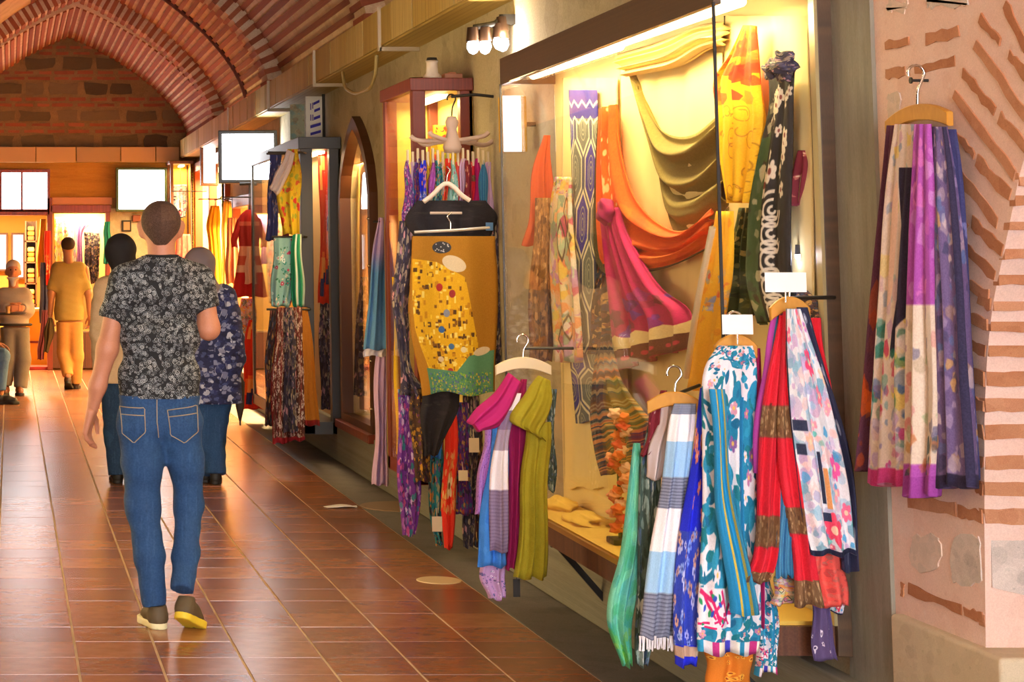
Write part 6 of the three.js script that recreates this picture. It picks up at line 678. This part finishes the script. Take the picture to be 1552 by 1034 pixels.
// woman in a black headscarf -------------------------------------------------------------
const mBeige = mapped(plasterTex(307, '#cdb08c', ['#c0a27c', '#d8bf9e'], 8, 80)), mBluePrint = patches(['#232850', '#2c3468', '#8a90b0', '#1a1e40', '#c0c4d4', '#4a5484'], 120, 5, 18, { w: 256, h: 256 }); mBluePrint.map.repeat.set(2.4, 2.4);
person('woman in a black headscarf, beige jacket and jeans walking away', {
  u0: 185, v0: 725, d: 13.55, skin: mSkin2,
  body: [[183, 384, 0, 0.07, 183, 392, -0.03, 0.07], [184, 400, 0, 0.05, 185, 425, 0, 0.05], [165, 440, 0, 0.06, 205, 440, 0, 0.06], [170, 520, 0, 0.08, 200, 520, 0, 0.08], [173, 590, 0, 0.08, 196, 590, 0, 0.08], [156, 435, 0, 0.04, 150, 500, 0.02, 0.036], [150, 500, 0.02, 0.036, 151, 555, -0.05, 0.024], [214, 435, 0, 0.04, 219, 500, 0.02, 0.036], [219, 500, 0.02, 0.036, 214, 545, -0.1, 0.024], [175, 600, 0, 0.07, 174, 660, 0, 0.05], [174, 660, 0, 0.05, 177, 716, 0.03, 0.035], [197, 600, 0, 0.07, 198, 660, -0.05, 0.05], [198, 660, -0.05, 0.05, 199, 716, -0.12, 0.035]],
  hands: [{ at: [151, 557, -0.05], f: [0, -0.97, -0.2], n: [0.9, 0, -0.3], s: [0.3, 0, -0.95], size: 0.92, cellk: 1.6 }, { at: [214, 547, -0.1], f: [0, -0.9, -0.4], n: [-0.9, 0, -0.3], s: [-0.3, 0, -0.95], size: 0.92, cellk: 1.6 }],
  clothes: [{ name: 'headscarf', mat: std(0x1d1a20, { roughness: 0.8 }), label: 'black headscarf', k: 0.06, wrinkle: 0.003, prims: [[183, 378, 0.01, 0.108, 182, 384, -0.02, 0.105], [188, 402, 0.02, 0.075, 187, 425, 0.02, 0.085], [175, 432, 0.01, 0.06, 200, 432, 0.01, 0.06]] },
    { name: 'jacket', mat: mBeige, label: 'beige jacket', k: 0.06, hem: 580, wrinkle: 0.004, prims: [[162, 432, 0, 0.06, 208, 432, 0, 0.06], ...T([[445, 166, 206, 0.09], [470, 166, 206, 0.105], [520, 170, 202, 0.105], [590, 168, 202, 0.125]]), [158, 438, 0, 0.058, 151, 500, 0.02, 0.055], [151, 500, 0.02, 0.055, 151, 550, -0.04, 0.045, 'end'], [212, 438, 0, 0.058, 219, 500, 0.02, 0.055], [219, 500, 0.02, 0.055, 214, 542, -0.1, 0.045, 'end']] },
    { name: 'jeans', mat: mJeansDark, label: 'dark blue jeans', k: 0.03, top: 578, wrinkle: 0.003, prims: [[174, 575, 0, 0.1, 197, 575, 0, 0.1], [175, 600, 0, 0.1, 174, 660, 0, 0.072], [174, 660, 0, 0.072, 178, 720, 0.03, 0.062, 'end'], [197, 600, 0, 0.1, 198, 660, -0.05, 0.07], [198, 660, -0.05, 0.07, 199, 718, -0.12, 0.06, 'end']] }],
  extras: (g, J, add) => { const m = [mDark, mDark]; shoe(g, add, [J(178, 722)[0], 0.04], [J(175, 722)[0], -0.2], 0, 0, m, 0.9); shoe(g, add, [J(199, 722)[0], -0.1], [J(202, 722)[0], -0.34], 0, 0, m, 0.9); },
});
person('woman in a grey headscarf and navy patterned tunic walking away', {
  u0: 322, v0: 727, d: 13.5, skin: mSkin2,
  body: [[302, 396, 0, 0.07, 302, 402, -0.03, 0.07], [306, 410, 0, 0.05, 314, 440, 0, 0.05], [300, 450, 0, 0.06, 336, 450, 0, 0.06], [308, 540, 0, 0.08, 334, 540, 0, 0.08], [310, 600, 0, 0.08, 334, 600, 0, 0.08], [294, 446, 0, 0.04, 290, 510, 0.02, 0.036], [290, 510, 0.02, 0.036, 293, 560, -0.05, 0.024], [344, 446, 0, 0.04, 354, 510, 0.02, 0.036], [354, 510, 0.02, 0.036, 362, 558, -0.02, 0.024], [313, 610, 0, 0.07, 313, 665, 0, 0.05], [313, 665, 0, 0.05, 314, 716, -0.05, 0.035], [331, 610, 0, 0.07, 328, 665, 0, 0.05], [328, 665, 0, 0.05, 325, 716, 0.04, 0.035]],
  hands: [{ at: [362, 558, -0.02], f: [0.1, -0.97, -0.1], n: [-0.9, 0, -0.3], s: [-0.3, 0, -0.95], size: 0.92, cellk: 1.6, curl: 0.8 }, { at: [293, 562, -0.05], f: [0, -0.95, -0.2], n: [0.9, 0, -0.3], s: [0.3, 0, -0.95], size: 0.92, cellk: 1.6 }],
  clothes: [{ name: 'headscarf', mat: std(0x7c7078, { roughness: 0.75 }), label: 'grey-mauve headscarf', k: 0.06, wrinkle: 0.003, prims: [[303, 398, 0.01, 0.108, 302, 402, -0.02, 0.105], [308, 422, 0.02, 0.075, 312, 440, 0.02, 0.085], [302, 446, 0.01, 0.06, 326, 446, 0.01, 0.06]] },
    { name: 'tunic', mat: mBluePrint, label: 'navy tunic with pale leaf print', k: 0.06, hem: 611, wrinkle: 0.005, prims: [[300, 446, 0, 0.06, 338, 446, 0, 0.06], ...T([[458, 303, 336, 0.09], [480, 304, 337, 0.105], [535, 308, 337, 0.115], [622, 308, 338, 0.135]]), [298, 450, 0, 0.058, 291, 510, 0.02, 0.055], [291, 510, 0.02, 0.055, 293, 555, -0.04, 0.05, 'end'], [342, 450, 0, 0.06, 352, 510, 0.02, 0.062], [352, 510, 0.02, 0.062, 360, 552, -0.02, 0.06, 'end']] },
    { name: 'jeans', mat: mJeans, label: 'blue flared jeans', k: 0.02, top: 609, wrinkle: 0.003, prims: [[313, 605, 0, 0.09, 331, 605, 0, 0.09], [313, 610, 0, 0.09, 313, 665, 0, 0.06], [313, 665, 0, 0.06, 313, 718, -0.05, 0.07, 'end'], [331, 610, 0, 0.09, 328, 665, 0, 0.062], [328, 665, 0, 0.062, 326, 719, 0.04, 0.074, 'end']] }],
  extras: (g, J, add) => { const m = [mDark, mDark]; shoe(g, add, [J(312, 722)[0], -0.05], [J(310, 722)[0], -0.28], 0, 0, m, 0.9); shoe(g, add, [J(326, 722)[0], 0.05], [J(328, 722)[0], -0.19], 0, 0, m, 0.9); },
});
{ const a = P(362, 566, 13.5), b = P(364, 645, 13.5), um = thing('folded_umbrella', 'dark folded umbrella held by the woman in the navy tunic', 'umbrella', b.clone()); part(um, 'canopy', lathe([[0.001, 0], [0.008, 0.0], [0.03, 0.1], [0.034, 0.26], [0.012, 0.3], [0.001, 0.3]], 14).translate(b.x, b.y + 0.03, b.z), std(0x33241c, { roughness: 0.7 })); part(um, 'shaft', bar(b, a, 0.012, 0.012), mDark); }
person('man in a khaki shirt and tan trousers walking away', {
  u0: 104, v0: 588, d: 22.7, cell: 0.014, skin: mSkin2,
  body: [[103, 372, 0, 0.075, 103, 373, -0.03, 0.076], [103, 380, -0.02, 0.06, 104, 396, 0.01, 0.055], [90, 406, 0, 0.05, 120, 406, 0, 0.05], [96, 440, 0, 0.08, 116, 440, 0, 0.08], [98, 490, 0, 0.08, 113, 490, 0, 0.08], [82, 408, 0, 0.045, 78, 445, 0.02, 0.042], [78, 445, 0.02, 0.042, 76, 478, -0.03, 0.028], [129, 408, 0, 0.045, 134, 445, 0.02, 0.042], [134, 445, 0.02, 0.042, 136, 478, -0.03, 0.028], [98, 495, 0, 0.07, 96, 535, -0.05, 0.05], [96, 535, -0.05, 0.05, 103, 570, 0.1, 0.035], [113, 495, 0, 0.07, 116, 540, -0.03, 0.05], [116, 540, -0.03, 0.05, 115, 578, -0.1, 0.035]],
  hands: [{ at: [76, 479, -0.03], f: [0, -0.97, -0.1], n: [0.9, 0, -0.3], s: [0.3, 0, -0.95], cellk: 1.8, curl: 0.7 }, { at: [136, 479, -0.03], f: [0, -0.97, -0.2], n: [-0.9, 0, -0.3], s: [-0.3, 0, -0.95], cellk: 1.8 }],
  clothes: [{ name: 'hair', mat: std(0x2c1a10, { roughness: 0.85 }), hem: 384, k: 0.03, prims: [[103, 370, 0.01, 0.082, 103, 370, -0.02, 0.082]], label: 'short dark hair' },
    { name: 'shirt', mat: mapped(plasterTex(308, '#a08a48', ['#8c7838', '#b09a58'], 8, 80)), label: 'loose khaki shirt', k: 0.06, hem: 486, wrinkle: 0.002, prims: [[88, 404, 0, 0.055, 121, 404, 0, 0.055], ...T([[412, 95, 114, 0.08], [430, 96, 114, 0.095], [470, 97, 113, 0.1], [496, 97, 113, 0.108]]), [85, 408, 0, 0.052, 78, 440, 0.02, 0.06, 'end'], [124, 408, 0, 0.052, 132, 440, 0.02, 0.06, 'end']] },
    { name: 'trousers', mat: mapped(plasterTex(309, '#c08a48', ['#b07a3c', '#cc9a58'], 8, 60)), label: 'tan trousers', k: 0.03, top: 488, wrinkle: 0.0015, prims: [[98, 485, 0, 0.1, 113, 485, 0, 0.1], [98, 495, 0, 0.095, 97, 535, -0.05, 0.08], [97, 535, -0.05, 0.08, 103, 570, 0.08, 0.062, 'end'], [113, 495, 0, 0.095, 116, 540, -0.03, 0.08], [116, 540, -0.03, 0.08, 115, 580, -0.1, 0.066, 'end']] }],
  extras: (g, J, add) => { const m = [std(0x3a2214, { roughness: 0.5 }), mDark]; shoe(g, add, [J(102, 580)[0], 0.12], [J(105, 580)[0], -0.1], 0, 0.45, m); shoe(g, add, [J(115, 583)[0], -0.1], [J(117, 583)[0], -0.35], 0, 0, m); },
});
{ const s = scarf('carried_jacket', 'dark olive jacket carried by the man in khaki', [[482, 72, 80], [505, 67, 82], [534, 66, 74]], { d: 22.7 }, plain(0x4a3818), undefined, { cat: 'jacket', thick: 0.05, folds: 2 }); void s; }
person('white-bearded old man in a grey shirt and loose trousers with folded hands', {
  u0: 22, v0: 594, d: 21.9, cell: 0.013, skin: mSkin,
  body: [[20, 409, 0.0, 0.078, 20, 410, 0.04, 0.076], [20, 416, 0.06, 0.058, 19, 423, 0.08, 0.045], [20, 414, 0.135, 0.013, 20, 410, 0.12, 0.01], [9, 412, 0.02, 0.013, 9, 416, 0.02, 0.012], [31, 412, 0.02, 0.013, 31, 416, 0.02, 0.012], [20, 424, 0, 0.055, 21, 440, -0.04, 0.055], [8, 445, -0.02, 0.06, 34, 445, -0.02, 0.06], [14, 470, 0, 0.09, 30, 470, 0, 0.09], [15, 500, 0, 0.08, 29, 500, 0, 0.08], [2, 446, 0, 0.045, -1, 470, 0.02, 0.04], [-1, 470, 0.02, 0.04, 18, 466, 0.2, 0.028], [40, 446, 0, 0.045, 43, 470, 0.02, 0.04], [43, 470, 0.02, 0.04, 28, 466, 0.2, 0.028], [14, 505, 0, 0.07, 12, 545, 0.02, 0.05], [12, 545, 0.02, 0.05, 9, 582, 0, 0.035], [31, 505, 0, 0.07, 34, 545, 0.03, 0.05], [34, 545, 0.03, 0.05, 30, 586, 0.04, 0.035]],
  hands: [{ at: [18, 466, 0.2], f: [0.95, -0.1, 0.25], n: [0.2, 0, -0.95], s: [0, 0.97, 0.1], cellk: 1.8, curl: 0.5 }, { at: [29, 466, 0.21], f: [-0.95, -0.15, 0.25], n: [-0.2, 0, -0.95], s: [0, 0.97, 0.1], cellk: 1.8, curl: 0.5 }],
  clothes: [{ name: 'hair', mat: std(0xb8aca0, { roughness: 0.9 }), hem: 412, k: 0.03, prims: [[20, 405, -0.012, 0.084, 20, 405, 0.02, 0.08]], label: 'short white hair' }, { name: 'beard', mat: std(0xc8bdb0, { roughness: 0.95 }), k: 0.03, cell: 0.008, top: 420, prims: [[14, 420, 0.09, 0.03, 26, 420, 0.09, 0.03], [20, 424, 0.1, 0.036, 20, 431, 0.1, 0.028]], label: 'short white beard' },
    { name: 'shirt', mat: mapped(plasterTex(310, '#9a9088', ['#8a8078', '#aaa098'], 8, 60)), label: 'grey-beige shirt', k: 0.06, hem: 494, wrinkle: 0.002, prims: [[7, 445, -0.02, 0.065, 35, 445, -0.02, 0.065], ...T([[452, 13, 30, 0.085], [470, 14, 29, 0.1], [502, 15, 29, 0.11]]), [2, 448, 0, 0.065, -1, 470, 0.02, 0.06], [-1, 470, 0.02, 0.06, 11, 467, 0.15, 0.05, 'end'], [40, 448, 0, 0.065, 43, 470, 0.02, 0.06], [43, 470, 0.02, 0.06, 34, 467, 0.15, 0.05, 'end']] },
    { name: 'trousers', mat: mapped(plasterTex(311, '#6e665c', ['#5e574e', '#80776b'], 8, 60)), label: 'loose grey trousers', k: 0.03, top: 496, wrinkle: 0.0015, prims: [[15, 492, 0, 0.115, 30, 492, 0, 0.115], [14, 505, 0, 0.1, 11, 545, 0.02, 0.085], [11, 545, 0.02, 0.085, 8, 584, 0, 0.075, 'end'], [31, 505, 0, 0.1, 35, 545, 0.03, 0.085], [35, 545, 0.03, 0.085, 31, 588, 0.04, 0.075, 'end']] }],
  extras: (g, J, add) => { const m = [std(0x6a3418, { roughness: 0.5 }), mDark]; shoe(g, add, [J(9, 588)[0], 0], [J(7, 588)[0], 0.26], 0, 0, m); shoe(g, add, [J(29, 590)[0], 0.03], [J(31, 590)[0], 0.29], 0, 0, m);
    for (const u of [16.5, 23.5]) { const p = J(u, 409, 0); add(g, 'eye', new THREE.SphereGeometry(0.011, 10, 8).translate(p[0], p[1], 0.108), mDark); } add(g, 'belt', ring(J(22, 492)[0], J(22, 492)[1], 0, 0.185, 0.13, 0.014), std(0x2a1c14)); },
});
// someone sitting at the edge of the passage, mostly out of view
person('seated person in blue jeans beside the tea tray', {
  u0: -22, v0: 610, d: 20.6, cell: 0.016, skin: mSkin2,
  body: [[-34, 415, 0, 0.08, -34, 420, 0, 0.078], [-34, 425, 0, 0.06, -35, 440, 0, 0.055], [-50, 450, 0, 0.06, -22, 450, 0, 0.06], [-42, 500, 0, 0.09, -30, 500, 0, 0.09], [-52, 452, 0, 0.045, -54, 495, 0.05, 0.04], [-54, 495, 0.05, 0.04, -30, 520, 0.15, 0.03], [-18, 452, 0, 0.045, -14, 495, 0.08, 0.04], [-14, 495, 0.08, 0.04, -6, 520, 0.15, 0.03], [-35, 540, 0.08, 0.08, 4, 540, 0.08, 0.06], [4, 540, 0.08, 0.06, 0, 596, 0.1, 0.04], [-38, 540, -0.08, 0.08, -2, 540, -0.1, 0.06], [-2, 540, -0.1, 0.06, -8, 594, -0.1, 0.04]],
  hands: [{ at: [-30, 520, 0.15], f: [0.9, -0.2, 0.2], n: [0, -0.95, 0], s: [0, 0.1, 0.95], cellk: 2 }, { at: [-6, 520, 0.15], f: [0.9, -0.2, 0.2], n: [0, -0.95, 0], s: [0, 0.1, 0.95], cellk: 2 }],
  clothes: [{ name: 'hair', mat: std(0x2c2018), hem: 425, k: 0.03, prims: [[-36, 413, 0, 0.085, -36, 415, 0, 0.085]] }, { name: 'shirt', mat: std(0x60788c, { roughness: 0.9 }), k: 0.06, hem: 545, prims: [[-50, 450, 0, 0.065, -20, 450, 0, 0.065], ...T([[455, -46, -24, 0.1], [490, -42, -28, 0.12], [548, -42, -30, 0.13]]), [-52, 452, 0, 0.06, -54, 490, 0.05, 0.055], [-18, 452, 0, 0.06, -14, 490, 0.08, 0.055]] },
    { name: 'jeans', mat: denim('#4a6c94', 312), k: 0.03, prims: [[-35, 540, 0.08, 0.1, 3, 540, 0.08, 0.082], [3, 540, 0.08, 0.08, 0, 592, 0.1, 0.06, 'end'], [-38, 540, -0.08, 0.1, -2, 540, -0.1, 0.08], [-2, 540, -0.1, 0.08, -8, 590, -0.1, 0.06, 'end']] }],
  extras: (g, J, add) => { const m = [mDark, mDark]; shoe(g, add, [J(-1, 600)[0], 0.1], [J(-1, 600)[0] + 0.24, 0.12], 0, 0, m); shoe(g, add, [J(-9, 600)[0], -0.1], [J(-9, 600)[0] + 0.24, -0.1], 0, 0, m); },
});
{ const p = P(-38, 560, 20.6), st = thing('stool', 'low wooden stool under the seated person', 'stool', V(p.x, 0, p.z)); part(st, 'seat', rbox(p.x - 0.2, p.x + 0.2, 0.31, 0.345, p.z - 0.2, p.z + 0.2, 0.012), mWood); for (const a of [-1, 1]) for (const b of [-1, 1]) part(st, 'leg', rbox(p.x + a * 0.16 - 0.02, p.x + a * 0.16 + 0.02, 0, 0.31, p.z + b * 0.16 - 0.02, p.z + b * 0.16 + 0.02, 0.005), mWood); }
{ const p = P(12, 474, 21.0), t = thing('tray_table', 'small round dark tray table with a tea glass', 'table', V(p.x, 0, p.z)); part(t, 'tray', lathe([[0.001, 0], [0.19, 0], [0.2, 0.015], [0.194, 0.016], [0.185, 0.006], [0.001, 0.006]], 36).translate(p.x, p.y - 0.02, p.z), std(0x3a342e, { roughness: 0.3, metalness: 0.6 })); part(t, 'stem', new THREE.CylinderGeometry(0.012, 0.012, p.y - 0.03, 10).translate(p.x - 0.12, (p.y - 0.03) / 2 + 0.005, p.z), mDark); part(t, 'foot', lathe([[0.001, 0.012], [0.1, 0.01], [0.12, 0], [0.001, 0]], 24).translate(p.x - 0.12, 0, p.z), mDark);
  one('tea_glass', lathe([[0.001, 0], [0.022, 0], [0.024, 0.012], [0.017, 0.035], [0.024, 0.065], [0.026, 0.08], [0.023, 0.08], [0.014, 0.035], [0.02, 0.014], [0.001, 0.012]], 20).translate(p.x, p.y - 0.014, p.z), std(0xc89a60, { roughness: 0.15 }), 'small tulip shaped tea glass on the round tray', 'glass'); }
renderer.render(scene, camera);
